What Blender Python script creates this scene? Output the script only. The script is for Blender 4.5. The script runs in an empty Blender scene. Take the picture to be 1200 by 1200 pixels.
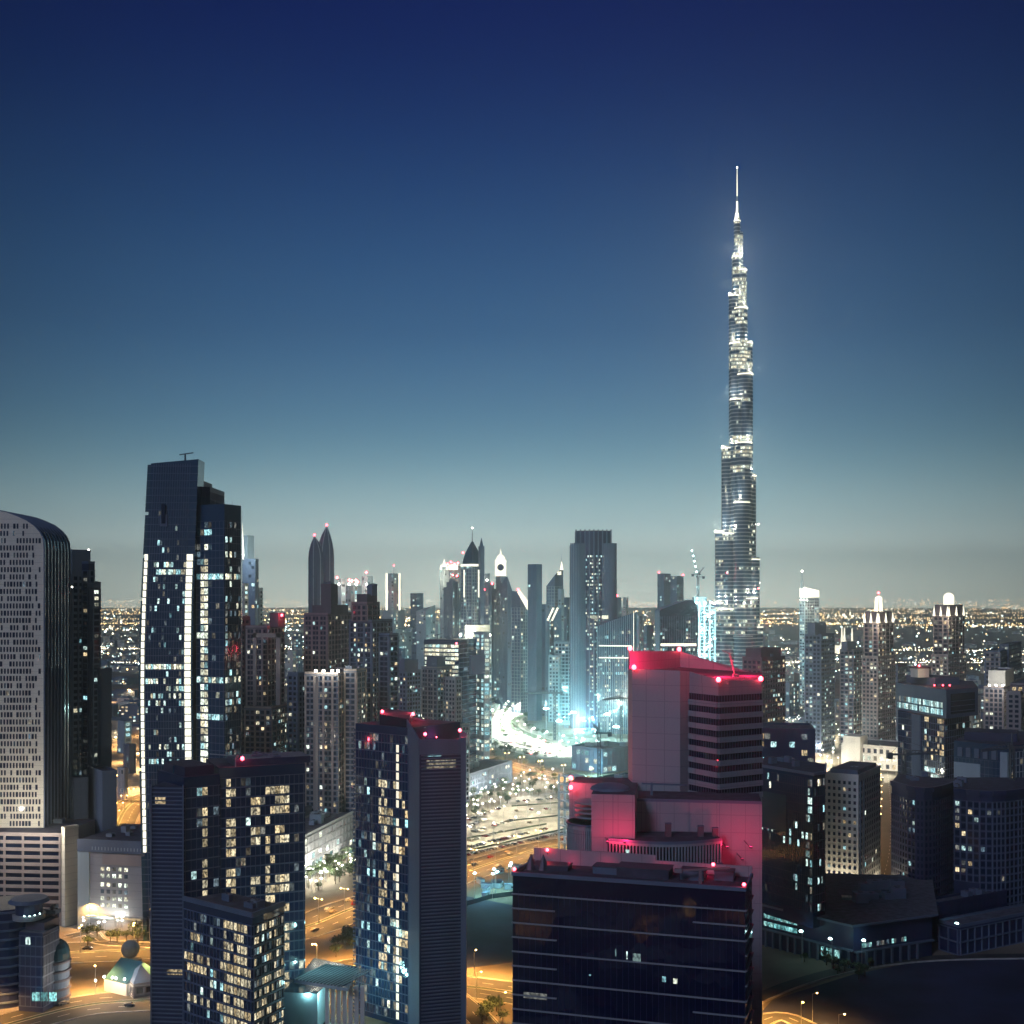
import bpy, math, random
from math import sin, cos, pi, radians, sqrt, atan2, hypot
from mathutils import Vector

# ------------------------------------------------------------------ camera, sky, light, exposure
F = 1440.0; HY = 700.0; CAMH = 165.0
scene = bpy.context.scene
cam_data = bpy.data.cameras.new('camera'); cam = bpy.data.objects.new('camera', cam_data)
scene.collection.objects.link(cam); scene.camera = cam
cam.location = (0, 0, CAMH); cam.rotation_euler = (radians(90), 0, 0)
cam_data.sensor_width = 36.0; cam_data.lens = 36.0 * F / 1200.0
cam_data.shift_y = (HY - 600.0) / 1200.0
cam_data.clip_start = 1.0; cam_data.clip_end = 90000.0

world = bpy.data.worlds.new("World"); scene.world = world; world.use_nodes = True
nt = world.node_tree; N = nt.nodes; Lk = nt.links
N.clear()
out = N.new('ShaderNodeOutputWorld'); bg = N.new('ShaderNodeBackground'); bg2 = N.new('ShaderNodeBackground'); add = N.new('ShaderNodeAddShader')
sky = N.new('ShaderNodeTexSky'); sky.sky_type = 'NISHITA'; sky.sun_disc = False
sky.sun_elevation = radians(-4.0); sky.sun_rotation = radians(0.0); sky.air_density = 1.5; sky.dust_density = 3.0
Lk.new(sky.outputs[0], bg.inputs[0]); bg.inputs[1].default_value = 0.05 * 0.4
tc = N.new('ShaderNodeTexCoord'); sep = N.new('ShaderNodeSeparateXYZ'); Lk.new(tc.outputs['Generated'], sep.inputs[0])
ramp = N.new('ShaderNodeValToRGB'); Lk.new(sep.outputs['Z'], ramp.inputs[0])
def srgb(r, g, b): return tuple(((c/255.0)/12.92 if c <= 10 else ((c/255.0+0.055)/1.055)**2.4) for c in (r, g, b)) + (1.0,)
stops = [(0.0, (3.0, 3.2, 2.7, 1)), (0.03, (1.9, 2.2, 2.0, 1)), (0.06, (0.44, 0.66, 0.68, 1)), (0.11, (0.085, 0.215, 0.300, 1)), (0.16, (0.036, 0.108, 0.205, 1)), (0.21, (0.016, 0.066, 0.155, 1)),
         (0.325, (0.002, 0.018, 0.085, 1)), (0.43, (0.0005, 0.003, 0.050, 1)), (0.7, (0.0004, 0.002, 0.040, 1))]
stops = [(p, (c[0]/5, c[1]/5, c[2]/5, 1)) for p, c in stops]      # a colour ramp holds values up to 1: the background's strength carries the factor 5
cr = ramp.color_ramp; cr.interpolation = 'B_SPLINE'
cr.elements[0].position = stops[0][0]; cr.elements[0].color = stops[0][1]
cr.elements[1].position = stops[-1][0]; cr.elements[1].color = stops[-1][1]
for p, c in stops[1:-1]:
    e = cr.elements.new(p); e.color = c
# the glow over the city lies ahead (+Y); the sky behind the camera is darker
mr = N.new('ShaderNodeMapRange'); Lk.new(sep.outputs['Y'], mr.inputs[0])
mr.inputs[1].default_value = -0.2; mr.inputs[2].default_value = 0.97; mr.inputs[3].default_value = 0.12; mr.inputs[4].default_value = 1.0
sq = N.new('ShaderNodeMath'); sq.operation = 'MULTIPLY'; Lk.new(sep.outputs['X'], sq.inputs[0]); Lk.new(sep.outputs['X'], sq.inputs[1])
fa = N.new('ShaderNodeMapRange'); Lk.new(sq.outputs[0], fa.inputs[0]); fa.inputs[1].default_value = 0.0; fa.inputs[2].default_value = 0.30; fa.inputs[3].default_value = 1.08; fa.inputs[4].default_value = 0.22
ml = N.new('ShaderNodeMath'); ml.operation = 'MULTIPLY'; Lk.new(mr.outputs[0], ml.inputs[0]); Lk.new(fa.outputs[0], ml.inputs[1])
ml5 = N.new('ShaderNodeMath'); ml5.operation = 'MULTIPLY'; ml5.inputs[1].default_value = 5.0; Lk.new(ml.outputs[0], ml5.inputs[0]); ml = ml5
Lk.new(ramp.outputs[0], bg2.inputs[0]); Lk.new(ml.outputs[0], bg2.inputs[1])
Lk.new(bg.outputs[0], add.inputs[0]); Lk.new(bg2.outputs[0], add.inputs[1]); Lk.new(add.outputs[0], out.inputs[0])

sun_d = bpy.data.lights.new('city_glow_fill', 'SUN'); sun_o = bpy.data.objects.new('city_glow_fill', sun_d); scene.collection.objects.link(sun_o)  # added soft sun lamp standing in for city glow from behind the camera
sun_d.energy = 0.5; sun_d.angle = radians(14); sun_d.color = (0.55, 0.66, 1.0)
sun_o.rotation_euler = (radians(58), 0, radians(-32))

scene.view_settings.view_transform = 'Standard'; scene.view_settings.look = 'None'
scene.view_settings.exposure = 0.75; scene.view_settings.gamma = 1.0
cy = scene.cycles
try:
    cy.use_denoising = True; cy.denoiser = 'OPENIMAGEDENOISE'
    cy.max_bounces = 5; cy.diffuse_bounces = 2; cy.glossy_bounces = 3; cy.transmission_bounces = 2; cy.volume_bounces = 0
    cy.transparent_max_bounces = 4; cy.sample_clamp_indirect = 3.0; cy.caustics_reflective = False; cy.caustics_refractive = False
    cy.use_adaptive_sampling = True; cy.adaptive_threshold = 0.02
except Exception:
    pass

# ------------------------------------------------------------------ helpers
col = scene.collection
def X(px, D): return (px - 600.0) * D / F
def Z(py, D): return CAMH - (py - HY) * D / F
def G(px, py):
    D = CAMH * F / (py - HY); return (X(px, D), D)
def GD(py): return CAMH * F / (py - HY)

def newmat(name, base, rough=0.8, metal=0.0, var=0.25, scale=0.15, spec=0.5, bump=0.0, streak=False, panel=None):
    m = bpy.data.materials.new(name); m.use_nodes = True
    t = m.node_tree; n = t.nodes; l = t.links
    p = n['Principled BSDF']; p.inputs['Roughness'].default_value = rough; p.inputs['Metallic'].default_value = metal
    p.inputs['Specular IOR Level'].default_value = spec
    geo = n.new('ShaderNodeNewGeometry')
    no = n.new('ShaderNodeTexNoise'); no.inputs['Scale'].default_value = scale; no.inputs['Detail'].default_value = 5
    if streak:
        mp = n.new('ShaderNodeMapping'); mp.inputs['Scale'].default_value = (1, 1, 0.12); l.new(geo.outputs['Position'], mp.inputs[0]); l.new(mp.outputs[0], no.inputs['Vector'])
    else:
        l.new(geo.outputs['Position'], no.inputs['Vector'])
    mrn = n.new('ShaderNodeMapRange'); l.new(no.outputs['Fac'], mrn.inputs[0])
    mrn.inputs[1].default_value = 0.3; mrn.inputs[2].default_value = 0.7; mrn.inputs[3].default_value = 1 - var; mrn.inputs[4].default_value = 1 + var
    mix = n.new('ShaderNodeMix'); mix.data_type = 'RGBA'; mix.blend_type = 'MULTIPLY'; mix.inputs[0].default_value = 1.0
    mix.inputs[6].default_value = (*base, 1); l.new(mrn.outputs[0], mix.inputs[7])
    last = mix.outputs[2]
    if panel:
        # thin joints between cladding panels, level with z
        sp = n.new('ShaderNodeSeparateXYZ'); l.new(geo.outputs['Position'], sp.inputs[0])
        mo = n.new('ShaderNodeMath'); mo.operation = 'MODULO'; mo.inputs[1].default_value = panel; l.new(sp.outputs[2], mo.inputs[0])
        lt = n.new('ShaderNodeMath'); lt.operation = 'GREATER_THAN'; lt.inputs[1].default_value = 0.17; l.new(mo.outputs[0], lt.inputs[0])
        m2 = n.new('ShaderNodeMapRange'); l.new(lt.outputs[0], m2.inputs[0]); m2.inputs[3].default_value = 0.68; m2.inputs[4].default_value = 1.0
        mx = n.new('ShaderNodeMix'); mx.data_type = 'RGBA'; mx.blend_type = 'MULTIPLY'; mx.inputs[0].default_value = 1.0
        if panel > 5:
            sx = n.new('ShaderNodeMath'); l.new(sp.outputs[0], sx.inputs[0]); l.new(sp.outputs[1], sx.inputs[1])
            mo2 = n.new('ShaderNodeMath'); mo2.operation = 'PINGPONG'; mo2.inputs[1].default_value = 1.9; l.new(sx.outputs[0], mo2.inputs[0])
            l2 = n.new('ShaderNodeMath'); l2.operation = 'GREATER_THAN'; l2.inputs[1].default_value = 0.07; l.new(mo2.outputs[0], l2.inputs[0])
            mi = n.new('ShaderNodeMath'); mi.operation = 'MINIMUM'; l.new(lt.outputs[0], mi.inputs[0]); l.new(l2.outputs[0], mi.inputs[1])
            for k_ in list(m2.inputs[0].links): l.remove(k_)
            l.new(mi.outputs[0], m2.inputs[0])
        l.new(last, mx.inputs[6]); l.new(m2.outputs[0], mx.inputs[7]); last = mx.outputs[2]
    l.new(last, p.inputs['Base Color'])
    if bump:
        b = n.new('ShaderNodeBump'); b.inputs['Strength'].default_value = bump; b.inputs['Distance'].default_value = 0.3
        n2 = n.new('ShaderNodeTexNoise'); n2.inputs['Scale'].default_value = scale * 6; l.new(geo.outputs['Position'], n2.inputs['Vector'])
        l.new(n2.outputs['Fac'], b.inputs['Height']); l.new(b.outputs[0], p.inputs['Normal'])
    return m

def glassmat(name, base, rough=0.06, spec=0.6, wob=0.02, metal=0.0):
    """Reflective facade glass: slight per-pane wobble keeps its reflections broken like real panes."""
    m = bpy.data.materials.new(name); m.use_nodes = True
    t = m.node_tree; n = t.nodes; l = t.links
    p = n['Principled BSDF']; p.inputs['Base Color'].default_value = (*base, 1); p.inputs['Roughness'].default_value = rough
    p.inputs['Specular IOR Level'].default_value = spec; p.inputs['IOR'].default_value = 1.6; p.inputs['Metallic'].default_value = metal
    geo = n.new('ShaderNodeNewGeometry'); vo = n.new('ShaderNodeTexVoronoi'); vo.inputs['Scale'].default_value = 0.28
    l.new(geo.outputs['Position'], vo.inputs['Vector'])
    b = n.new('ShaderNodeBump'); b.inputs['Strength'].default_value = wob; b.inputs['Distance'].default_value = 1.0
    no = n.new('ShaderNodeTexNoise'); no.inputs['Scale'].default_value = 0.12; l.new(geo.outputs['Position'], no.inputs['Vector'])
    ad = n.new('ShaderNodeMath'); l.new(vo.outputs['Distance'], ad.inputs[0]); l.new(no.outputs['Fac'], ad.inputs[1])
    l.new(ad.outputs[0], b.inputs['Height']); l.new(b.outputs[0], p.inputs['Normal'])
    return m

def litmat(name, c1, c2, strength, scale=1.3, contrast=0.85, dark=0.14):
    """A lit room behind glass: curtains, furniture and lamps as noise, each pane its own brightness."""
    m = bpy.data.materials.new(name); m.use_nodes = True
    t = m.node_tree; n = t.nodes; l = t.links
    p = n['Principled BSDF']; p.inputs['Base Color'].default_value = (0.02, 0.03, 0.05, 1); p.inputs['Roughness'].default_value = 0.15
    geo = n.new('ShaderNodeNewGeometry'); oi = n.new('ShaderNodeObjectInfo')
    ad = n.new('ShaderNodeMath'); l.new(geo.outputs['Random Per Island'], ad.inputs[0]); l.new(oi.outputs['Random'], ad.inputs[1])
    fr = n.new('ShaderNodeMath'); fr.operation = 'FRACT'; l.new(ad.outputs[0], fr.inputs[0])
    mul = n.new('ShaderNodeMath'); mul.operation = 'MULTIPLY'; mul.inputs[1].default_value = 7.31; l.new(fr.outputs[0], mul.inputs[0])
    fr2 = n.new('ShaderNodeMath'); fr2.operation = 'FRACT'; l.new(mul.outputs[0], fr2.inputs[0])
    mp = n.new('ShaderNodeMapping'); mp.inputs['Scale'].default_value = (1, 1, 0.6); l.new(geo.outputs['Position'], mp.inputs[0])
    no = n.new('ShaderNodeTexNoise'); no.inputs['Scale'].default_value = scale; no.inputs['Detail'].default_value = 3; l.new(mp.outputs[0], no.inputs['Vector'])
    mr = n.new('ShaderNodeMapRange'); l.new(no.outputs['Fac'], mr.inputs[0]); mr.inputs[1].default_value = 0.38; mr.inputs[2].default_value = 0.62
    mr.inputs[3].default_value = 1 - contrast; mr.inputs[4].default_value = 1.0
    pw = n.new('ShaderNodeMapRange'); l.new(fr2.outputs[0], pw.inputs[0]); pw.inputs[3].default_value = dark; pw.inputs[4].default_value = 1.2
    st = n.new('ShaderNodeMath'); st.operation = 'MULTIPLY'; l.new(mr.outputs[0], st.inputs[0]); l.new(pw.outputs[0], st.inputs[1])
    st2 = n.new('ShaderNodeMath'); st2.operation = 'MULTIPLY'; l.new(st.outputs[0], st2.inputs[0]); st2.inputs[1].default_value = strength
    mix = n.new('ShaderNodeMix'); mix.data_type = 'RGBA'; l.new(fr.outputs[0], mix.inputs[0]); mix.inputs[6].default_value = (*c1, 1); mix.inputs[7].default_value = (*c2, 1)
    l.new(mix.outputs[2], p.inputs['Emission Color']); l.new(st2.outputs[0], p.inputs['Emission Strength'])
    try: m.cycles.emission_sampling = 'NONE'
    except Exception: pass
    return m

def lampmat(name, c, strength):
    m = bpy.data.materials.new(name); m.use_nodes = True
    p = m.node_tree.nodes['Principled BSDF']; p.inputs['Base Color'].default_value = (0.8, 0.8, 0.8, 1)
    p.inputs['Emission Color'].default_value = (*c, 1); p.inputs['Emission Strength'].default_value = strength
    try: m.cycles.emission_sampling = 'NONE'
    except Exception: pass
    return m

M = {}; HAZE = 1.35e-4
M['cream'] = newmat('cream_stone', (0.80, 0.75, 0.62), 0.8, var=0.1, scale=0.08, streak=True, panel=3.73)
M['beige'] = newmat('beige_render', (0.34, 0.29, 0.28), 0.85, var=0.15, scale=0.12, streak=True)
M['pink'] = newmat('rose_render', (0.26, 0.19, 0.21), 0.85, var=0.15, scale=0.12, streak=True)
M['brown'] = newmat('brown_render', (0.125, 0.10, 0.125), 0.85, var=0.2, scale=0.12, streak=True)
M['grey'] = newmat('grey_panel', (0.30, 0.31, 0.34), 0.65, var=0.08, scale=0.08, streak=True, panel=4.0)
M['plum'] = newmat('plum_grey_panel', (0.29, 0.31, 0.345), 0.6, var=0.09, scale=0.05, streak=True, panel=5.6)
M['slate'] = newmat('slate_panel', (0.11, 0.145, 0.22), 0.6, var=0.15, scale=0.1, streak=True)
M['navy'] = newmat('navy_panel', (0.018, 0.026, 0.085), 0.5, var=0.25, scale=0.1, streak=True)
M['white'] = newmat('white_render', (0.62, 0.60, 0.56), 0.8, var=0.08, scale=0.15, streak=True)
M['pale'] = newmat('pale_blue_panel', (0.34, 0.42, 0.47), 0.6, var=0.12, scale=0.1, streak=True)
M['steel'] = newmat('brushed_steel', (0.45, 0.47, 0.5), 0.38, metal=0.8, var=0.12, scale=0.1)
M['darksteel'] = newmat('dark_steel', (0.06, 0.07, 0.10), 0.5, metal=0.3, var=0.2, scale=0.3)
M['roof'] = newmat('roof_gravel', (0.10, 0.10, 0.13), 0.95, var=0.4, scale=0.35)
M['roofdark'] = newmat('dark_roof', (0.05, 0.05, 0.085), 0.9, var=0.4, scale=0.3)
M['glass'] = glassmat('dark_blue_glass', (0.008, 0.030, 0.095), 0.06, 0.9)
M['glassb'] = glassmat('blue_glass', (0.014, 0.052, 0.115), 0.08, 0.9)
M['glassk'] = glassmat('black_glass', (0.002, 0.005, 0.036), 0.05, 0.45)
M['pane'] = glassmat('window_glass', (0.008, 0.016, 0.045), 0.12, 0.5)
M['glasst'] = glassmat('teal_glass', (0.03, 0.085, 0.12), 0.12, 0.9)
M['warm'] = litmat('room_light_warm', (1.0, 0.70, 0.34), (1.0, 0.84, 0.52), 0.95)
M['cool'] = litmat('room_light_cool', (0.36, 0.82, 0.92), (0.75, 1.0, 0.90), 1.2)
M['white_l'] = litmat('room_light_white', (1.0, 0.88, 0.58), (0.85, 1.0, 0.84), 1.45)
M['dim'] = litmat('dim_room_and_reflection', (0.30, 0.55, 0.75), (0.75, 0.62, 0.40), 0.28)  # dim rooms, and bluish glow imitating reflections in the near towers' glass
M['office'] = litmat('office_light', (1.0, 0.76, 0.40), (1.0, 0.90, 0.62), 0.75, scale=1.6, contrast=0.9, dark=0.3)
M['teal'] = litmat('teal_light', (0.20, 0.80, 0.85), (0.5, 1.0, 0.95), 0.75)
M['shaft'] = lampmat('lit_shaft', (1.0, 0.90, 0.62), 0.62)
M['lamp_w'] = lampmat('lamp_white', (1.0, 0.97, 0.80), 12)
M['lamp_c'] = lampmat('lamp_cool', (0.62, 1.0, 0.98), 9)
M['lamp_o'] = lampmat('lamp_sodium', (1.0, 0.60, 0.20), 12)
M['lamp_r'] = lampmat('lamp_red', (1.0, 0.04, 0.06), 13)
M['strip'] = lampmat('strip_light', (1.0, 0.94, 0.70), 0.95)
M['cream_glow'] = lampmat('cream_glow_surface', (1.0, 0.92, 0.66), 0.95)  # glow put into crowns, spires and walls in place of floodlight
M['asphalt'] = newmat('asphalt', (0.055, 0.052, 0.050), 0.85, var=0.35, scale=0.08)
M['paving'] = newmat('paving', (0.26, 0.24, 0.21), 0.85, var=0.25, scale=0.1)
M['kerb'] = newmat('kerb_stone', (0.42, 0.40, 0.37), 0.85, var=0.2, scale=0.4)
M['paint'] = newmat('road_paint', (0.75, 0.74, 0.68), 0.7, var=0.15, scale=0.4)
M['sand'] = newmat('sand', (0.20, 0.165, 0.125), 0.95, var=0.4, scale=0.03, bump=0.4)
M['soil'] = newmat('dark_soil', (0.025, 0.030, 0.07), 0.95, var=0.45, scale=0.04, bump=0.5)
M['lawn'] = newmat('lawn', (0.035, 0.055, 0.03), 0.95, var=0.4, scale=0.1)
M['leaf'] = newmat('leaves', (0.055, 0.085, 0.035), 0.8, var=0.5, scale=0.8)
M['bark'] = newmat('bark', (0.10, 0.075, 0.05), 0.9, var=0.3, scale=2.0)
M['yellow'] = newmat('crane_paint', (0.10, 0.10, 0.12), 0.5, var=0.2, scale=0.4)

class MB:
    def __init__(s): s.v = []; s.f = []; s.m = []; s.mats = []
    def mi(s, mat):
        if mat not in s.mats: s.mats.append(mat)
        return s.mats.index(mat)
    def face(s, pts, mat):
        k = len(s.v); s.v.extend(pts); s.f.append(tuple(range(k, k+len(pts)))); s.m.append(s.mi(mat))
    def hexa(s, p, mat, back=True):
        # p: 4 front corners (bl, br, tr, tl) then 4 back corners
        k = len(s.v); s.v.extend(p); i = s.mi(mat)
        q = [(0,1,2,3), (1,5,6,2), (4,0,3,7), (3,2,6,7), (4,5,1,0)]
        if back: q.append((5,4,7,6))
        for a in q: s.f.append(tuple(k+t for t in a)); s.m.append(i)
    def box(s, x0, x1, y0, y1, z0, z1, mat):
        s.hexa([(x0,y0,z0),(x1,y0,z0),(x1,y0,z1),(x0,y0,z1),(x0,y1,z0),(x1,y1,z0),(x1,y1,z1),(x0,y1,z1)], mat)
    def obox(s, cx, cy, z0, z1, hx, hy, a, mat):
        c, d = cos(a), sin(a)
        P = lambda x, y, z: (cx + x*c - y*d, cy + x*d + y*c, z)
        s.hexa([P(-hx,-hy,z0),P(hx,-hy,z0),P(hx,-hy,z1),P(-hx,-hy,z1),P(-hx,hy,z0),P(hx,hy,z0),P(hx,hy,z1),P(-hx,hy,z1)], mat)
    def ebox(s, p0, p1, s0, s1, z0, z1, o0, o1, mat, back=False):
        """box on a wall that runs p0->p1 (outside on its right-hand side), between s0..s1 metres along it, standing o0..o1 proud"""
        L = hypot(p1[0]-p0[0], p1[1]-p0[1]); ux, uy = (p1[0]-p0[0])/L, (p1[1]-p0[1])/L; nx, ny = uy, -ux
        P = lambda t, o, z: (p0[0]+ux*t+nx*o, p0[1]+uy*t+ny*o, z)
        s.hexa([P(s0,o1,z0),P(s1,o1,z0),P(s1,o1,z1),P(s0,o1,z1),P(s0,o0,z0),P(s1,o0,z0),P(s1,o0,z1),P(s0,o0,z1)], mat, back)
    def equad(s, p0, p1, s0, s1, z0, z1, o, mat):
        L = hypot(p1[0]-p0[0], p1[1]-p0[1]); ux, uy = (p1[0]-p0[0])/L, (p1[1]-p0[1])/L; nx, ny = uy, -ux
        P = lambda t, z: (p0[0]+ux*t+nx*o, p0[1]+uy*t+ny*o, z)
        s.face([P(s0,z0),P(s1,z0),P(s1,z1),P(s0,z1)], mat)
    def prism(s, poly, z0, z1, mat, top=None, zt=None):
        n = len(poly); zt = zt or [z1]*n
        for i in range(n):
            j = (i+1) % n; a, b = poly[i], poly[j]
            s.face([(a[0],a[1],z0),(b[0],b[1],z0),(b[0],b[1],zt[j]),(a[0],a[1],zt[i])], mat)
        s.face([(p[0],p[1],zt[i]) for i, p in enumerate(poly)], top or mat)
        s.face([(p[0],p[1],z0) for p in reversed(poly)], mat)
    def loft(s, rings, mat, top=None):
        """rings: list of (z, poly) with equal vertex counts"""
        n = len(rings[0][1])
        for (za, pa), (zb, pb) in zip(rings, rings[1:]):
            for i in range(n):
                j = (i+1) % n
                s.face([(*pa[i], za), (*pa[j], za), (*pb[j], zb), (*pb[i], zb)], mat)
        s.face([(*p, rings[-1][0]) for p in rings[-1][1]], top or mat)
    def cyl(s, cx, cy, z0, z1, r0, r1, mat, n=12, cap=True):
        A = [(cx+r0*cos(2*pi*i/n), cy+r0*sin(2*pi*i/n), z0) for i in range(n)]
        Bv = [(cx+r1*cos(2*pi*i/n), cy+r1*sin(2*pi*i/n), z1) for i in range(n)]
        for i in range(n):
            j = (i+1) % n; s.face([A[i], A[j], Bv[j], Bv[i]], mat)
        if cap: s.face(Bv, mat)
    def bar(s, a, b, r, mat, n=4):
        a = Vector(a); b = Vector(b); d = (b-a).normalized()
        u = d.cross(Vector((0,0,1)));  u = Vector((1,0,0)) if u.length < 1e-3 else u.normalized()
        w = d.cross(u)
        A = [tuple(a+(u*cos(2*pi*(i+.5)/n)+w*sin(2*pi*(i+.5)/n))*r) for i in range(n)]; Bv = [tuple(b+(u*cos(2*pi*(i+.5)/n)+w*sin(2*pi*(i+.5)/n))*r) for i in range(n)]
        for i in range(n):
            j = (i+1) % n; s.face([A[i], Bv[i], Bv[j], A[j]], mat)
        s.face(list(reversed(A)), mat) if False else s.face(A, mat); s.face(list(reversed(Bv)), mat)
    def ball(s, c, r, mat, n=6, rings=3, zr=1.0):
        cx, cy_, cz = c; R = []
        for k in range(1, rings+1):
            ph = pi*k/(rings+1); R.append([(cx+r*sin(ph)*cos(2*pi*i/n), cy_+r*sin(ph)*sin(2*pi*i/n), cz+r*zr*cos(ph)) for i in range(n)])
        t = (cx, cy_, cz+r*zr); b = (cx, cy_, cz-r*zr)
        for i in range(n):
            j = (i+1) % n
            s.face([t, R[0][i], R[0][j]], mat)
            for k in range(rings-1): s.face([R[k][i], R[k+1][i], R[k+1][j], R[k][j]], mat)
            s.face([R[-1][j], R[-1][i], b], mat)
    def dome(s, cx, cy_, z, r, h, mat, n=16, k=5, p=1.0):
        prev = None
        for q in range(k+1):
            a = (pi/2)*q/k; rr = r*cos(a)**p; zz = z+h*sin(a)
            ring = [(cx+rr*cos(2*pi*i/n), cy_+rr*sin(2*pi*i/n), zz) for i in range(n)]
            if prev:
                for i in range(n):
                    j = (i+1) % n; s.face([prev[i], prev[j], ring[j], ring[i]], mat)
            prev = ring
    def mesh(s, name, off=(0,0,0)):
        me = bpy.data.meshes.new(name); ox, oy, oz = off
        me.from_pydata([(x-ox, y-oy, z-oz) for x, y, z in s.v], [], s.f)
        for mt in s.mats: me.materials.append(mt)
        me.polygons.foreach_set('material_index', s.m); me.update()
        return me
    def build(s, name, root=None, kind=None):
        off = tuple(root.location) if root is not None else (0,0,0)
        if root is not None and root.parent is not None:
            pl = root.parent.location; off = (off[0]+pl[0], off[1]+pl[1], off[2]+pl[2])
        o = bpy.data.objects.new(name, s.mesh(name, off)); col.objects.link(o)
        if root is not None: o.parent = root
        if kind: o['kind'] = kind
        return o

def tag(o, label=None, cat=None, group=None, kind=None):
    if label: o['label'] = label
    if cat: o['category'] = cat
    if group: o['group'] = group
    if kind: o['kind'] = kind
    return o
def empty(name, loc):
    o = bpy.data.objects.new(name, None); o.empty_display_size = 1.0; o.location = loc; col.objects.link(o); return o
def copy_tree(o, parent=None):
    c = o.copy(); col.objects.link(c); c.parent = parent
    for ch in o.children:
        if ch.type != 'LIGHT': copy_tree(ch, c)
    return c
def light(kind, loc, power, color, r=0.5, parent=None, name='lamp_light', rot=None, spot=None):
    d = bpy.data.lights.new(name, kind); d.energy = power; d.color = color
    if kind == 'POINT' or kind == 'SPOT': d.shadow_soft_size = r
    if kind == 'AREA': d.size = r
    if spot: d.spot_size = spot; d.spot_blend = 0.6
    o = bpy.data.objects.new(name, d); col.objects.link(o)
    if parent is not None:
        o.parent = parent; pl = parent.matrix_local.translation if False else parent.location
        o.location = (loc[0]-pl[0], loc[1]-pl[1], loc[2]-pl[2])
    else: o.location = loc
    if rot: o.rotation_euler = rot
    return o

# rectangle footprint seen corner-on: near corner at pixel pc and distance D, left wall ends at pixel pl, right wall at pr; a = how far the left wall turns away
def corner(pl, pc, pr, D, a):
    a = radians(a); kx = (pc-600)/F*D
    def hit(px, ux, uy):
        k = (px-600)/F; t = (k*D-kx)/(ux-k*uy); return (kx+ux*t, D+uy*t)
    Lp = hit(pl, -cos(a), sin(a)); Rp = hit(pr, sin(a), cos(a)); C = (kx, D)
    return [Lp, C, Rp, (Lp[0]+Rp[0]-C[0], Lp[1]+Rp[1]-C[1])]
# rectangle with its front wall between two pixels at two distances
def front(pl, Dl, pr, Dr, depth):
    a = (X(pl, Dl), Dl); b = (X(pr, Dr), Dr); L = hypot(b[0]-a[0], b[1]-a[1]); ux, uy = (b[0]-a[0])/L, (b[1]-a[1])/L
    return [a, b, (b[0]-uy*depth, b[1]+ux*depth), (a[0]-uy*depth, a[1]+ux*depth)]
def inset(poly, d):
    cx = sum(p[0] for p in poly)/len(poly); cy_ = sum(p[1] for p in poly)/len(poly); o = []
    for p in poly:
        r = hypot(p[0]-cx, p[1]-cy_); k = max(0.05, (r-d)/r); o.append((cx+(p[0]-cx)*k, cy_+(p[1]-cy_)*k))
    return o

_wmesh = {}
def window_mesh(w, h, mat):
    w = round(w*10)/10; h = round(h*10)/10; key = (w, h, mat.name)
    if key not in _wmesh:
        b = MB(); b.ebox((0,0), (1,0), -w/2, w/2, 0, h, -0.02, 0.1, mat); _wmesh[key] = b.mesh('window')
    return _wmesh[key]

STYLES = {
 # fh floor height, bw bay, wx/wz share of the cell that is window, band/pier frame heights, d proud
 'res':    dict(fh=3.5, bw=3.6, wx=0.6, wz=0.56, band=0.7, pier=0.9, d=0.45, pe=1, dark=True, lit=0.40, pal=(('white_l',5),('warm',3),('cool',3),('dim',4))),
 'resfar': dict(fh=4.2, bw=4.2, wx=0.6, wz=0.55, band=0.9, pier=1.0, d=0.5, pe=2, dark=True, lit=0.46, pal=(('white_l',4),('cool',3),('dim',4))),
 'office': dict(fh=4.0, bw=3.0, wx=0.88, wz=0.7, band=0.55, pier=0.22, d=0.2, pe=1, dark=False, lit=0.16, pal=(('white_l',2),('warm',2),('cool',4),('dim',6))),
 'glass':  dict(fh=4.0, bw=3.0, wx=0.9, wz=0.75, band=0.25, pier=0.14, d=0.12, pe=1, dark=False, lit=0.12, pal=(('cool',4),('dim',6),('white_l',1))),
 'far':    dict(fh=5.0, bw=5.0, wx=0.7, wz=0.6, band=0.9, pier=0.9, d=0.5, pe=1, dark=False, lit=0.3, pal=(('white_l',3),('cool',4),('dim',5))),
}
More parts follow.
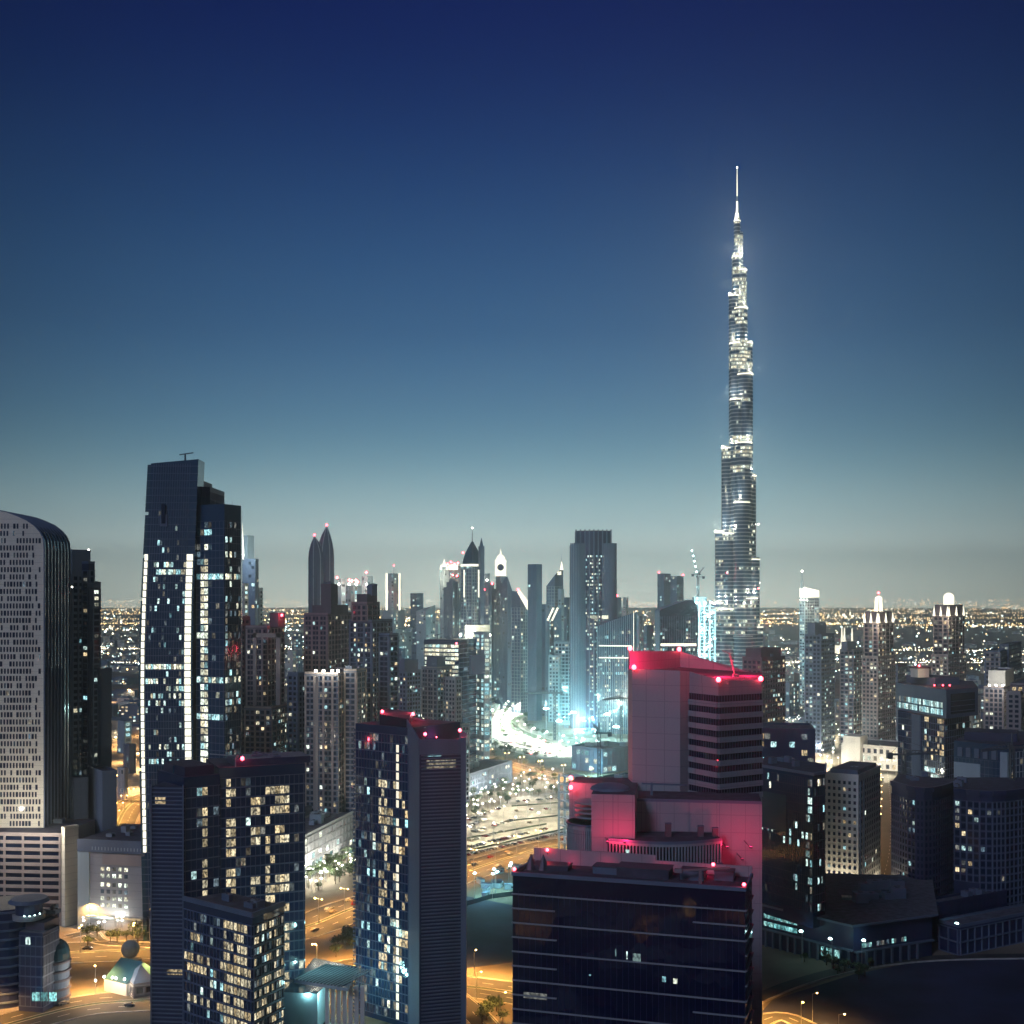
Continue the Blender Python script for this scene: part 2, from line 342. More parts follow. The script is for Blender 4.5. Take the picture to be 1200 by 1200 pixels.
class Building:
    def __init__(s, name, label, cat, group=None, seed=None, D=None):
        s.name = name; s.label = label; s.cat = cat; s.group = group; s.rng = random.Random(seed if seed is not None else label)
        s.walls = {}; s.frame = MB(); s.wins = []; s.parts = []; s.loc = None; s.nind = None
    def wall(s, poly, z0, z1, mat, top=None, zt=None, part='wall'):
        if s.loc is None:
            s.loc = (sum(p[0] for p in poly)/len(poly), sum(p[1] for p in poly)/len(poly), 0.0); s.D = s.loc[1]
            s.root = empty(s.name, s.loc); tag(s.root, s.label, s.cat, s.group)
        s.walls.setdefault(part, MB()).prism(poly, z0, z1, M[mat], M[top or 'roof'], zt)
        return s
    def mb(s, part, ): return s.walls.setdefault(part, MB())
    def facade(s, p0, p1, z0, z1, style, mat, lit=None, fn=None, ztop=None, **kw):
        st = dict(STYLES[style]); st.update(kw)
        if lit is not None: st['lit'] = lit
        L = hypot(p1[0]-p0[0], p1[1]-p0[1])
        if L < 1.0: return
        ux, uy = (p1[0]-p0[0])/L, (p1[1]-p0[1])/L; nx, ny = uy, -ux
        mx, my = (p0[0]+p1[0])/2, (p0[1]+p1[1])/2; r = hypot(mx, my); facing = -(nx*mx+ny*my)/r
        if facing < -0.25: return
        m0, m1 = st.get('m', (0.6, 0.6)); nb = max(1, round((L-m0-m1)/st['bw'])); bw = (L-m0-m1)/nb
        nf = max(1, int((z1-z0)/st['fh'])); fh = (z1-z0)/nf; d = st['d']; fm = M[mat]
        pal = [k for k, w in st['pal'] for _ in range(w)]
        colp = [s.rng.choice((0.25, 0.6, 1.0, 2.2)) for _ in range(nb)]; rowp = [s.rng.choice((0.3, 0.9, 1.0, 1.1, 2.2)) for _ in range(nf)]
        if st['band']:
            for i in range(nf+1):
                zc = z0+i*fh
                if ztop is None or zc < ztop(0.5):
                    s.frame.ebox(p0, p1, -0.02, L+0.02, max(z0, zc-st['band']/2), min(z1, zc+st['band']/2), 0.0, d, fm)
        if st['pier']:
            for j in range(0, nb+1, st['pe']):
                t = m0+j*bw; zz = z1 if ztop is None else min(z1, ztop(t/L))
                s.frame.ebox(p0, p1, max(0, t-st['pier']/2), min(L, t+st['pier']/2), z0, zz, 0.0, d*0.86, fm)
        ang = atan2(uy, ux); ww = bw*st['wx']; wh = fh*st['wz']; zo = (fh-wh)/2
        if wh < 0.3 or ww < 0.3: return
        for i in range(nf):
            for j in range(nb):
                zc = z0+i*fh+zo; t = m0+(j+0.5)*bw
                if ztop is not None and zc+wh > ztop(t/L): continue
                k = None
                if fn: k = fn(i, j, nf, nb, s.rng)
                if k is None:
                    if s.rng.random() < st['lit']*colp[j]*rowp[i]: k = s.rng.choice(pal)
                    elif st['dark']: k = 'pane'
                if not k or k == 'none': continue
                s.wins.append((max(0.05, facing)*ww*wh*(1.0 if k == 'pane' else 4.0)*(0.8+0.4*s.rng.random()), p0, p1, t-ww/2, t+ww/2, zc, zc+wh, k, ang, (nx, ny)))
    def facades(s, poly, z0, z1, style, mat, **kw):
        n = len(poly); cx = sum(p[0] for p in poly)/n
        for i in range(n): s.facade(poly[i], poly[(i+1) % n], z0, z1, style, mat, **kw)
    def block(s, poly, z0, z1, mat, style=None, fmat=None, top=None, parapet=True, **kw):
        s.wall(poly, z0, z1, mat, top)
        if style: s.facades(poly, z0+kw.pop('zlo', 0.0), z1-kw.pop('zhi', 1.0), style, fmat or mat, **kw)
        if parapet:
            p = s.mb('parapet'); n = len(poly)
            for i in range(n):
                a, b = poly[i], poly[(i+1) % n]; L = hypot(b[0]-a[0], b[1]-a[1])
                p.ebox(a, b, 0, L, z1-0.3, z1+1.1, -0.4, 0.12, M[fmat or mat], True)
    def ring(s, cx, cy_, r, z0, z1, fh, n, glass, slab, lit=0.1, pal=('white_l','cool','dim'), proud=0.5, sh=0.9, fn=None, a0=pi, a1=2*pi):
        g = s.mb('wall'); g.cyl(cx, cy_, z0, z1, r, r, M[glass], n=24); nf = max(1, int((z1-z0)/fh)); fh = (z1-z0)/nf
        for i in range(nf+1): s.frame_cyl(cx, cy_, r+proud, z0+i*fh-sh/2, z0+i*fh+sh/2, M[slab])
        w = s.mb('window_lights')
        for i in range(nf):
            for j in range(n):
                k = fn(i, nf, j) if fn else None
                if k is None and s.rng.random() < lit: k = s.rng.choice(pal)
                if not k: continue
                b0 = a0+(a1-a0)*j/n; b1 = a0+(a1-a0)*(j+0.86)/n; rr = r+0.15
                zl, zh = z0+i*fh+sh/2+0.1, z0+(i+1)*fh-sh/2-0.1
                w.face([(cx+rr*cos(b0), cy_+rr*sin(b0), zl), (cx+rr*cos(b1), cy_+rr*sin(b1), zl), (cx+rr*cos(b1), cy_+rr*sin(b1), zh), (cx+rr*cos(b0), cy_+rr*sin(b0), zh)], M[k])
    def frame_cyl(s, cx, cy_, r, z0, z1, mat, n=20):
        s.frame.cyl(cx, cy_, z0, z1, r, r, mat, n)
        s.frame.face([(cx+r*cos(-2*pi*i/n), cy_+r*sin(-2*pi*i/n), z0) for i in range(n)], mat)
    def units(s, poly, z, n=5, mat='slate', big=1.0):
        """plant on a roof: separate boxes, each its own part"""
        a = s.rng; cx = sum(p[0] for p in poly)/len(poly); cy_ = sum(p[1] for p in poly)/len(poly)
        ux, uy = poly[1][0]-poly[0][0], poly[1][1]-poly[0][1]; vx, vy = poly[-1][0]-poly[0][0], poly[-1][1]-poly[0][1]; an = atan2(uy, ux)
        for k in range(n):
            q, w = a.uniform(0.2, 0.8), a.uniform(0.2, 0.8); b = MB(); hx, hy, h = a.uniform(1, 2.6)*big, a.uniform(0.8, 2.0)*big, a.uniform(1.2, 3.2)*big
            x, y = poly[0][0]+ux*q+vx*w, poly[0][1]+uy*q+vy*w
            b.obox(x, y, z, z+h, hx, hy, an, M[mat]); b2 = MB(); b2.cyl(x, y, z+h, z+h+0.35, hy*0.5, hy*0.45, M['darksteel'], 10)
            s.parts.append(('roof_unit', b, ('fan', b2)))
    def mast(s, x, y, z, h, r=0.35, mat='steel', beacon=None):
        b = MB(); b.cyl(x, y, z, z+h, r, r*0.25, M[mat], 6); s.parts.append(('mast', b, None))
        if beacon: s.beacon(x, y, z+h+0.4, *beacon)
    def beacon(s, x, y, z, r=0.8, power=0, mat='lamp_r', color=(1, 0.06, 0.10), name='warning_light'):
        r = r*.85; b = MB(); b.ball((x, y, z), r, M[mat], 10, 5); b2 = MB(); b2.cyl(x, y, z-r-0.8, z-r*0.9, 0.12, 0.12, M['darksteel'], 5); s.parts.append((name, b, ('bracket', b2)))
        if power: s.parts.append(('L', (x, y-0.0, z+r+0.6, power, color), None))
    def finish(s):
        for part, b in s.walls.items():
            if b.v:
                o = b.build(part, s.root)
                if part == 'window_lights': o.name = 'window'; o['kind'] = 'stuff'
        if s.frame.v: s.frame.build('facade_frame', s.root)
        for nm, b, _ in s.parts:
            if nm == 'L':
                x, y, z, pw, c = b; light('POINT', (x, y, z), pw, c, 0.6, s.root)
            else:
                o = b.build(nm, s.root)
                if _:
                    c = _[1].build(_[0], s.root); c.parent = o
        s.wins.sort(key=lambda w: -w[0]); lim = s.nind if s.nind is not None else (100 if s.D < 1500 else 40)
        if len(s.wins) <= 100 and s.D < 1500: lim = 100
        for sc_, p0, p1, t0, t1, za, zb, k, ang, (nx, ny) in s.wins[:lim]:
            L = hypot(p1[0]-p0[0], p1[1]-p0[1]); tm = (t0+t1)/2/L
            o = bpy.data.objects.new('window', window_mesh(t1-t0, zb-za, M[k])); col.objects.link(o); o.parent = s.root
            o.location = (p0[0]+(p1[0]-p0[0])*tm-s.loc[0], p0[1]+(p1[1]-p0[1])*tm-s.loc[1], za); o.rotation_euler = (0, 0, ang)
        rest = s.wins[lim:]
        if rest:
            b = MB()
            for sc_, p0, p1, t0, t1, za, zb, k, ang, nn in rest:
                if s.D < 800: b.ebox(p0, p1, t0, t1, za, zb, -0.02, 0.1, M[k])
                else: b.equad(p0, p1, t0, t1, za, zb, 0.12, M[k])
            o = b.build('window', s.root); o['kind'] = 'stuff'
        return s.root
# ------------------------------------------------------------------ ground and roads
def sheet(name, pts, z, mat, label=None):
    b = MB(); b.face([(x, y, z) for x, y in pts], M[mat]); o = b.build(name); o['kind'] = 'structure'; return o
def ribbon_pts(pp, w):
    """offset outline of a polyline of ground points"""
    Lp, Rp = [], []
    for i, p in enumerate(pp):
        a = pp[max(0, i-1)]; c = pp[min(len(pp)-1, i+1)]; dx, dy = c[0]-a[0], c[1]-a[1]; l = hypot(dx, dy); nx, ny = -dy/l, dx/l
        ww = w
        if isinstance(w, (list, tuple)): t = i*(len(w)-1)/(len(pp)-1); k = min(len(w)-2, int(t)); ww = w[k]+(w[k+1]-w[k])*(t-k)
        Lp.append((p[0]+nx*ww/2, p[1]+ny*ww/2)); Rp.append((p[0]-nx*ww/2, p[1]-ny*ww/2))
    return Lp, Rp
def smooth(pp, k=6):
    o = []
    for i in range(len(pp)-1):
        p0 = pp[max(0, i-1)]; p1 = pp[i]; p2 = pp[i+1]; p3 = pp[min(len(pp)-1, i+2)]
        for q in range(k):
            t = q/k
            o.append(tuple(0.5*((2*p1[c])+(-p0[c]+p2[c])*t+(2*p0[c]-5*p1[c]+4*p2[c]-p3[c])*t*t+(-p0[c]+3*p1[c]-3*p2[c]+p3[c])*t**3) for c in (0, 1)))
    o.append(pp[-1]); return o
def ribbon(b, pp, w, z, mat, off=0.0, h=0.0):
    Lp, Rp = ribbon_pts(pp, w)
    if off:
        c = [( (l[0]+r[0])/2, (l[1]+r[1])/2) for l, r in zip(Lp, Rp)]
    for i in range(len(pp)-1):
        if h: b.hexa([(*Rp[i], z), (*Rp[i+1], z), (*Rp[i+1], z+h), (*Rp[i], z+h), (*Lp[i], z), (*Lp[i+1], z), (*Lp[i+1], z+h), (*Lp[i], z+h)], M[mat])
        else: b.face([(*Rp[i], z), (*Rp[i+1], z), (*Lp[i+1], z), (*Lp[i], z)], M[mat])
def offset_line(pp, d):
    Lp, Rp = ribbon_pts(pp, abs(d)*2); return Lp if d > 0 else Rp
def along(pp, step, start=0.0):
    acc = start; o = []
    for a, b in zip(pp, pp[1:]):
        l = hypot(b[0]-a[0], b[1]-a[1])
        while acc < l:
            t = acc/l; o.append((a[0]+(b[0]-a[0])*t, a[1]+(b[1]-a[1])*t, atan2(b[1]-a[1], b[0]-a[0]))); acc += step
        acc -= l
    return o

b = MB(); b.face([(20000*cos(2*pi*i/64), 20000*sin(2*pi*i/64), 0) for i in range(64)], M['sand']); o = b.build('ground'); o['kind'] = 'structure'
# paved quarters between the buildings
sheet('pavement', [G(-300,1230), G(60,1255), G(60,1092), G(180,1088), G(360,1040), G(420,985), G(545,930), G(545,875), G(300,860), G(-100,960)], 0.04, 'paving')
sheet('dark_soil_lot', [G(545,1135), G(600,1128), G(606,1062), G(545,1050)], 0.05, 'soil')
sheet('dark_park_ground', [G(880,1260), G(1500,1300), G(1500,1118), G(1200,1118), G(1090,1124), G(1000,1142), G(905,1172), G(880,1200)], 0.05, 'soil')
sheet('car_park_ground', [G(535,1016), G(672,982), G(672,925), G(600,935), G(535,972)], 0.05, 'paving')

sheet('pale_glare_apron', [G(560,872), G(690,880), G(745,868), G(745,806), G(570,806)], 0.03, 'paving')  # pale sheet added so the interchange ground looks overlit
ROADS = {}
def road(name, px, w, z=0.10, lanes=4, k=6, kerbs=True, dividing=True, surf='asphalt'):
    pp = smooth([G(*p) for p in px], k); ROADS[name] = (pp, w)
    b = MB(); ribbon(b, pp, w, z, surf); o = b.build('road'); o['kind'] = 'structure'
    b = MB()
    ww = min(w) if isinstance(w, list) else w
    for q in range(1, lanes):
        d = -ww/2+ww*q/lanes
        if abs(d) < 0.5 and dividing: continue
        ln = offset_line(pp, d if abs(d) > 1e-6 else 0.01)
        for x, y, a in along(ln, 12.0): b.obox(x, y, z+0.015, z+0.03, 2.5, 0.12, a, M['paint'])
    for d in (-ww/2+0.5, ww/2-0.5): ribbon(b, offset_line(pp, d), 0.25, z+0.02, 'paint')
    o = b.build('road_markings'); o['kind'] = 'structure'
    if kerbs:
        b = MB()
        for d in (-ww/2-0.3, ww/2+0.3): ribbon(b, offset_line(pp, d), 0.5, 0.0, 'kerb', h=z+0.13)
        if dividing: ribbon(b, pp, 2.4, z+0.01, 'lawn'); ribbon(b, offset_line(pp, 1.3), 0.3, z, 'kerb', h=0.15); ribbon(b, offset_line(pp, -1.3), 0.3, z, 'kerb', h=0.15)
        o = b.build('kerb'); o['kind'] = 'structure'
    return pp
R1 = road('highway', [(-60,1118), (60,1117), (175,1112), (300,1100), (365,1084), (415,1064), (480,1045), (545,1022), (600,1004), (655,990), (760,975), (900,965)], 34)
R2 = road('boulevard', [(-40,1215), (90,1180), (180,1172), (300,1166), (365,1150), (415,1146), (480,1150), (545,1156), (610,1165), (720,1185), (930,1225)], 26)
R3 = road('slip_road', [(372,1200), (390,1170), (388,1138), (420,1128), (480,1135), (545,1178), (600,1240)], 11, z=0.13, lanes=2, dividing=False)
R4 = road('ramp', [(80,1098), (105,1094), (120,1104), (180,1108)], 8, z=0.13, lanes=2, dividing=False)
R5 = road('crossing_road', [(540,886), (580,893), (620,904), (660,912), (720,920)], 30, lanes=4)
R6 = road('curved_avenue', [(700,826), (650,829), (606,836), (594,845), (600,856), (630,870), (690,884), (760,893)], [90,80,60,48,44,44,44,44], lanes=2, dividing=False, kerbs=False, surf='paving')  # pale surface instead of asphalt imitates the glare on this avenue
R7 = road('outer_avenue', [(700,812), (640,814), (592,825), (572,842), (570,862), (590,874), (650,888)], [150,120,80,44,34,28,28], z=0.13, lanes=2, dividing=False, kerbs=False, surf='paving')  # pale here as well, glare put into the road colour
R8 = road('park_drive', [(700,1240), (840,1222), (905,1192), (940,1200), (960,1216), (990,1250)], 9, lanes=2, dividing=False)
R9 = road('left_avenue', [(120,1010), (138,965), (150,945), (168,935), (200,925)], 26, lanes=4)
R10 = road('plaza_street', [(980,905), (1020,899), (1045,888), (1040,872), (1060,860)], 14, lanes=2, dividing=False)
R11 = road('side_street', [(1030,1045), (1042,1000), (1044,950), (1040,905)], 16, lanes=2, dividing=False)
R12 = road('far_left_road', [(60,846), (130,842), (170,846), (300,838)], 40, lanes=4)
# the median garden inside the curved avenue, and the kerbed path round the dark park
b = MB(); ribbon(b, smooth([G(645,834), G(612,839), G(602,848), G(608,856), G(640,868)]), 12, 0.16, 'lawn'); o = b.build('median_lawn'); o['kind'] = 'structure'
b = MB(); pp = smooth([G(893,1176), G(935,1158), G(985,1143), G(1040,1132), G(1110,1126), G(1210,1124)]); ribbon(b, pp, 0.5, 0.0, 'kerb', h=0.7); o = b.build('boundary_wall'); tag(o, 'low pale boundary wall curving round the dark empty ground', 'wall')
b = MB(); ribbon(b, offset_line(pp, 5), 7, 0.11, 'asphalt'); o = b.build('path'); o['kind'] = 'structure'
b = MB(); ribbon(b, smooth([G(545,1128), G(420,1130)]), 4, 0.12, 'paving'); o = b.build('path'); o['kind'] = 'structure'
# ------------------------------------------------------------------ the near towers
def pfn(z0, nfz, D, f):
    """window rule written in picture rows: f(row_y, fraction along the wall, rng) -> palette key, 'none' or None"""
    def g(i, j, nf, nb, rng):
        z = z0+(i+0.5)*(nfz-z0)/nf
        return f(HY+(CAMH-z)*F/D, (j+0.5)/nb, rng)
    return g

# arched tower with a perforated stone face, left edge of the picture
B = Building('office_tower', 'pale stone tower with small punched slots and a rounded dark shoulder, far left', 'skyscraper')
D0, D1 = 632.0, 676.0
prof = [(-120,990),(51,990),(51,642),(50,632),(46.5,624),(40,616.5),(31,610),(20,605),(8,600.5),(-6,597.5),(-30,595),(-120,595)]
fp = [(X(p, D0), Z(y, D0)) for p, y in prof]; shift = X(82, D1)-X(51, D0)
B.wall([(X(-120,D0), D0), (X(51,D0), D0), (X(51,D0)+shift, D1), (X(-120,D0)+shift, D1)], 20, Z(990,D0), 'cream')
w = B.mb('wall'); w.face([(x, D0, z) for x, z in fp], M['cream']); w.face([(x+shift, D1, z) for x, z in reversed(fp)], M['slate'])
sd = B.mb('curved_glass_side'); fr = B.frame
for i in range(1, 11):
    a, c = fp[i], fp[i+1]; sd.face([(a[0], D0, a[1]), (a[0]+shift, D1, a[1]), (c[0]+shift, D1, c[1]), (c[0], D0, c[1])], M['glassb'])
for k in range(9):      # vertical fins on the side, following the curve
    t0, t1 = k/8*0.985, k/8*0.985+0.012
    for i in range(1, 11):
        a, c = fp[i], fp[i+1]; n = (0.5, 0.3) if i > 1 else (0.6, 0)
        P = lambda q, t, o: (q[0]+shift*t+o*n[0], D0+(D1-D0)*t, q[1]+o*n[1])
        fr.hexa([P(a,t0,1), P(a,t1,1), P(c,t1,1), P(c,t0,1), P(a,t0,0), P(a,t1,0), P(c,t1,0), P(c,t0,0)], M['slate'])
slots = MB(); rr = B.rng; xr, zt0 = X(51, D0), Z(600, D0)
for r in range(44):
    z = Z(985, D0)+r*3.73; y = HY+(CAMH-z)*F/D0
    lim = 49 if y > 645 else 51-((645-y)/45)**1.6*40
    for c in range(24):
        px = -32+c*3.7; pr = lim-px
        if pr < 2.5: continue
        p = 0.9 if pr > 14 else (0.66 if pr > 6 else 0.4)
        if y < 640: p *= 0.75
        if rr.random() > p*1.04: continue
        wd = 0.86 if rr.random() < .8 else 1.25
        k = 'pane' if rr.random() > 0.025 else 'dim'
        jx = (r % 2)*.35; B.wins.append((wd+rr.random()*.1+(1 if px > 0 else 0), (X(-120,D0), D0), (X(51,D0), D0), X(px,D0)-X(-120,D0)-wd/2+jx, X(px,D0)-X(-120,D0)+wd/2+jx, z, z+2.6, k, 0.0, (0,-1)))
for px_ in (-30, 0, 30, 46): B.parts.append(('L', (X(px_,600), 606, 52, 4500, (1, .90, .74)), None))  # lamps without bodies, added to brighten the pale stone face
B.finish()

# car park podium with long open decks under the arched tower
B = Building('parking_garage', 'long beige multi-storey car park with open dark decks under the arched tower', 'car park')
P = front(-60, 622, 72, 617, 40); B.wall(P, 0, Z(976, 618), 'beige', 'roofdark')
B.facade(P[0], P[1], 1, Z(978,618), 'office', 'beige', fh=3.5, bw=10.5, wx=0.98, wz=0.62, band=1.5, pier=1.0, d=0.9, lit=0, dark=True)
P2 = corner(72, 76, 92, 615, 35); B.block(P2, 0, Z(972,615), 'cream', None)
B.units(P, Z(976,618), 5); B.finish()

# towers behind the arched one
B = Building('residential_tower', 'dark stepped tower with scattered lit balconies, right behind the arched tower', 'skyscraper')
P = corner(70, 84, 106, 722, 40); B.block(P, 0, Z(646,722), 'slate', 'res', lit=0.10, zhi=14, fh=3.7)
P = corner(96, 104, 111, 712, 35); B.block(P, 0, Z(660,712), 'navy', 'res', 'slate', lit=0.20, fh=3.6, zhi=4)
P = corner(106, 108, 118, 706, 30); B.block(P, 0, Z(688,706), 'navy', 'res', 'slate', lit=0.16, fh=3.6)
B.beacon(X(104,712), 712, Z(645,722), 0.5, mat='lamp_w', name='roof_light'); B.beacon(X(84.5,700), 700, Z(688,706), 0.5, mat='lamp_w', name='roof_light')
B.units(P, Z(688,706), 3); B.finish()
B = Building('office_tower', 'plain slate slab tower between the arched tower and the light-striped tower', 'skyscraper')
P = corner(114, 118, 131, 690, 55); B.block(P, 0, Z(786,690), 'slate', 'glass', lit=0.03, bw=4)
P = corner(84, 87, 103, 655, 55); B.block(P, 0, Z(914,655), 'slate', 'office', lit=0.03)
P = corner(104, 120, 137, 650, 55); B.block(P, 0, Z(906,650), 'slate', None); B.finish()

# the tall glass tower with two glowing light strips
B = Building('skyscraper', 'tall dark blue glass tower edged by two beaded strips of warm white light', 'skyscraper')
DA = 590.0
ys = [1112, 1000, 900, 820, 760, 700, 650, 600, 541]; ls = [172, 169.5, 167.5, 166.5, 167, 169, 171.5, 174, 177]; rs = [229, 227, 226, 225, 225, 226, 228, 230, 232.5]
def lerp(y, yy, vv):
    for (a, b_), (c, d) in zip(zip(yy, vv), zip(yy[1:], vv[1:])):
        if a >= y >= b_ or b_ >= y >= a: return c+(d-c)*(y-a)/(b_-a) if False else c+(d-c)*((y-a)/(b_-a))
    return vv[0] if abs(y-yy[0]) < abs(y-yy[-1]) else vv[-1]
def lx(y): return X(lerp2(y, ys, ls), DA)
def lerp2(y, yy, vv):
    if y >= yy[0]: return vv[0]
    for k in range(len(yy)-1):
        if yy[k] >= y >= yy[k+1]: return vv[k]+(vv[k+1]-vv[k])*(yy[k]-y)/(yy[k]-yy[k+1])
    return vv[-1]
def rx(y): return X(lerp2(y, ys, rs), DA)
B.wall([(lx(1112), DA), (rx(1112), DA), (rx(1112)-.5, DA+14), (lx(1112)+1, DA+14)], 0, 12, 'slate')
w = B.mb('glass_body'); rings = []
for y in ys: rings.append((Z(y, DA), [(lx(y), DA), (rx(y), DA), (rx(y)-.5, DA+14), (lx(y)+1, DA+14)]))
w.loft(rings[:-1], M['glassb'], M['roofdark'])
zt = Z(541, DA); a = rings[-2]; p = rings[-1][1]; z2 = Z(538, DA)
tops = [(*p[0], zt-0.8), (*p[1], z2), (*p[2], z2), (*p[3], zt-0.8)]
for i in range(4):
    j = (i+1) % 4; w.face([(*a[1][i], a[0]), (*a[1][j], a[0]), tops[j], tops[i]], M['glassb'])
w.face(tops, M['roofdark'])
fh = 3.5; nfl = int((Z(545, DA)-4)/fh)
litrows = {668: 0.5, 677: 1.0, 788: 0.95, 803: 0.6, 811: 0.5, 818: 0.6, 826: 0.5, 720: 0.2, 880: 0.4, 895: 0.3}
st_l, st_r = [], []
for i in range(nfl+1):
    z = 4+i*fh; y = HY+(CAMH-z)*F/DA; xl, xr_ = lx(y), rx(y)
    B.frame.box(xl, xr_, DA-0.22, DA+0.1, z-0.14, z+0.14, M['slate'])
    B.frame.box(xr_-0.1, xr_+0.2, DA, DA+0.4, z-0.14, z+0.14, M['slate'])
    B.frame.box(xl-1.4, xl, DA-0.2, DA+0.2, z-0.12, z+0.12, M['slate'])
    if y > 652 and y < 1003:      # beads of the strips
        for nm, xa, xb in (('l', xl-0.5, xl+0.9), ('r', X(lerp2(y, ys, [s-4.5 for s in rs]), DA)-1.6, X(lerp2(y, ys, [s-4.5 for s in rs]), DA)+1.2)):
            q = MB(); q.box(xa, xb, DA-0.7, DA-0.25, z+0.2, z+fh-0.35, M['strip'])
            B.parts.append(('light_strip', q, None))
    n = 15; wbay = (xr_-xl-5.5)/n
    for j in range(n):
        p_ = 0.05 if y < 640 else 0.16
        for ry, pv in litrows.items():
            if abs(ry-y) < 3.1: p_ = pv
        if ry == 677 and False: pass
        if 670 < y < 680 and j < 3: p_ = 0.05
        xa = xl+1.6+j*wbay
        if B.rng.random() < p_: B.wins.append((2+B.rng.random(), (xa, DA), (xa+wbay, DA), 0.1, wbay-0.1, z+0.5, z+2.9, B.rng.choice(('cool','white_l') if p_ > 0.25 else ('dim','dim','cool')), 0.0, (0,-1)))
for j in range(16):                 # mullions follow the lean of the wall
    for k in range(len(ys)-1):
        ya, yb = ys[k], ys[k+1]; xa = lx(ya)+1.5+(rx(ya)-lx(ya)-5.4)*j/15; xb = lx(yb)+1.5+(rx(yb)-lx(yb)-5.4)*j/15; za, zb = Z(ya,DA), Z(yb,DA)-(1.0 if k == len(ys)-2 else 0)
        B.frame.hexa([(xa-.08,DA-.18,za),(xa+.08,DA-.18,za),(xb+.08,DA-.18,zb),(xb-.08,DA-.18,zb),(xa-.08,DA,za),(xa+.08,DA,za),(xb+.08,DA,zb),(xb-.08,DA,zb)], M['slate'])
for k in range(len(ys)-1):          # glass fin standing out on the left edge
    ya, yb = ys[k], ys[k+1]; B.mb('glass_fin').hexa([(lx(ya)-1.6,DA-.1,Z(ya,DA)),(lx(ya)+.1,DA-.1,Z(ya,DA)),(lx(yb)+.1,DA-.1,Z(yb,DA)-1.5),(lx(yb)-1.6,DA-.1,Z(yb,DA)-1.5),(lx(ya)-1.6,DA+.2,Z(ya,DA)),(lx(ya)+.1,DA+.2,Z(ya,DA)),(lx(yb)+.1,DA+.2,Z(yb,DA)-1.5),(lx(yb)-1.6,DA+.2,Z(yb,DA)-1.5)], M['glasst'])
q = MB(); q.box(X(187.5,DA), X(196.5,DA), DA-0.6, DA-0.25, Z(617,DA), Z(603,DA), M['slate']); q.box(X(189.5,DA), X(194.2,DA), DA-0.9, DA-0.62, Z(613.5,DA), Z(590.5,DA), M['glassk']); B.parts.append(('dark_notch_box', q, None))  # dark box standing proud imitates the shade of a notch
q = MB(); q.cyl(X(204,DA), DA+20, z2, z2+5, 0.5, 0.4, M['darksteel'], 6); q.bar((X(197,DA), DA+20, z2+4.4), (X(214,DA), DA+20, z2+5.4), 0.35, M['darksteel']); B.parts.append(('roof_crane', q, None))
P = front(230, 600, 246, 600, 30); B.block(P, 0, Z(573,600), 'slate', 'office', lit=0.0, bw=2)
P = front(231, 606, 237, 606, 20); B.wall(P, 100, Z(563,606), 'slate')
P = [(X(229.5,594),594), (X(263,586),586), (X(282.5,598),598), (X(284,640),640), (X(231,640),640)]
zA = Z(592, 594); B.wall(P, 0, zA, 'glassb', 'roofdark')
def fA(y, t, rng):
    if 0.17 < t < 0.36 and y > 655 and y < 900: return 'white_l' if rng.random() < 0.9 else 'cool'
    for ry, pv in {673: .9, 800: .85, 828: .8, 838: .85, 870: .7, 745: .2, 622: .15}.items():
        if abs(ry-y) < 3.4 and rng.random() < pv: return rng.choice(('cool', 'white_l', 'cool'))
    if t < 0.55 and 600 < y < 660 and rng.random() < 0.22: return 'dim'
    return None
B.facade(P[0], P[1], 3, zA-8, 'glass', 'slate', lit=0.05, fn=pfn(3, zA-8, 590, fA), bw=2.2, fh=3.5)
B.facade(P[1], P[2], 3, zA-8, 'glass', 'slate', lit=0.16, fn=pfn(3, zA-8, 592, lambda y, t, r: r.choice(('cool','white_l')) if (abs(y-800) < 3.5 or abs(y-673) < 3.5 or abs(y-835) < 3) and r.random() < .8 else ('dim' if y > 680 and r.random() < .28 else None)), bw=1.6, fh=3.5)
for px in (240, 252, 262, 272): B.mast(X(px,600), 600, zA, B.rng.uniform(2, 5), 0.15)
for px, py in ((211,752), (208.5,753), (248,722), (190,733)): pass
B.beacon(X(237.5,604), 603, Z(568,604), 0.5, mat='lamp_r'); B.finish()

# beige office block with the square lit windows
B = Building('office_block', 'low grey office block with two columns of square lit windows beside a lit stair shaft', 'office block')
P = front(92, 612, 176, 604, 45); zt = Z(985, 610); B.wall(P, 0, zt, 'grey', 'roofdark')
L = hypot(P[1][0]-P[0][0], P[1][1]-P[0][1])
B.frame.ebox(P[0], P[1], 0, L+1, zt-5.5, zt+0.6, 0, 1.2, M['slate']); B.frame.ebox(P[0], P[1], 0, 6.2, 0, zt-5.5, 0, 0.8, M['pale'])
B.frame.ebox(P[0], P[1], 13.5, 36, zt-11.5, zt-6.2, 0, 0.7, M['beige'])
for j in range(6): B.wins.append((9, P[0], P[1], 0.9, 4.6, 3+j*3.7, 5.6+j*3.7, 'teal', atan2(P[1][1]-P[0][1], P[1][0]-P[0][0]), (0,-1)))
for i in range(6):
    for j in range(5):
        k = 'white_l' if B.rng.random() < 0.75 else 'dim'
        B.wins.append((5, P[0], P[1], 12.2+j*3.2, 14.0+j*3.2, 11.5+i*3.4-(0 if i < 4 else -1.0), 13.4+i*3.4+(0 if i < 4 else 1.0), k, atan2(P[1][1]-P[0][1], P[1][0]-P[0][0]), (0,-1)))
for j in range(16): B.frame.ebox(P[0], P[1], 8+j*1.75, 8.5+j*1.75, zt-4.4, zt-2.8, 1.2, 1.3, M['pale'])
B.frame.ebox(P[0], P[1], 6, 36, 6.6, 7.6, 0, 3.5, M['pale']); B.units(P, zt, 6); B.finish()

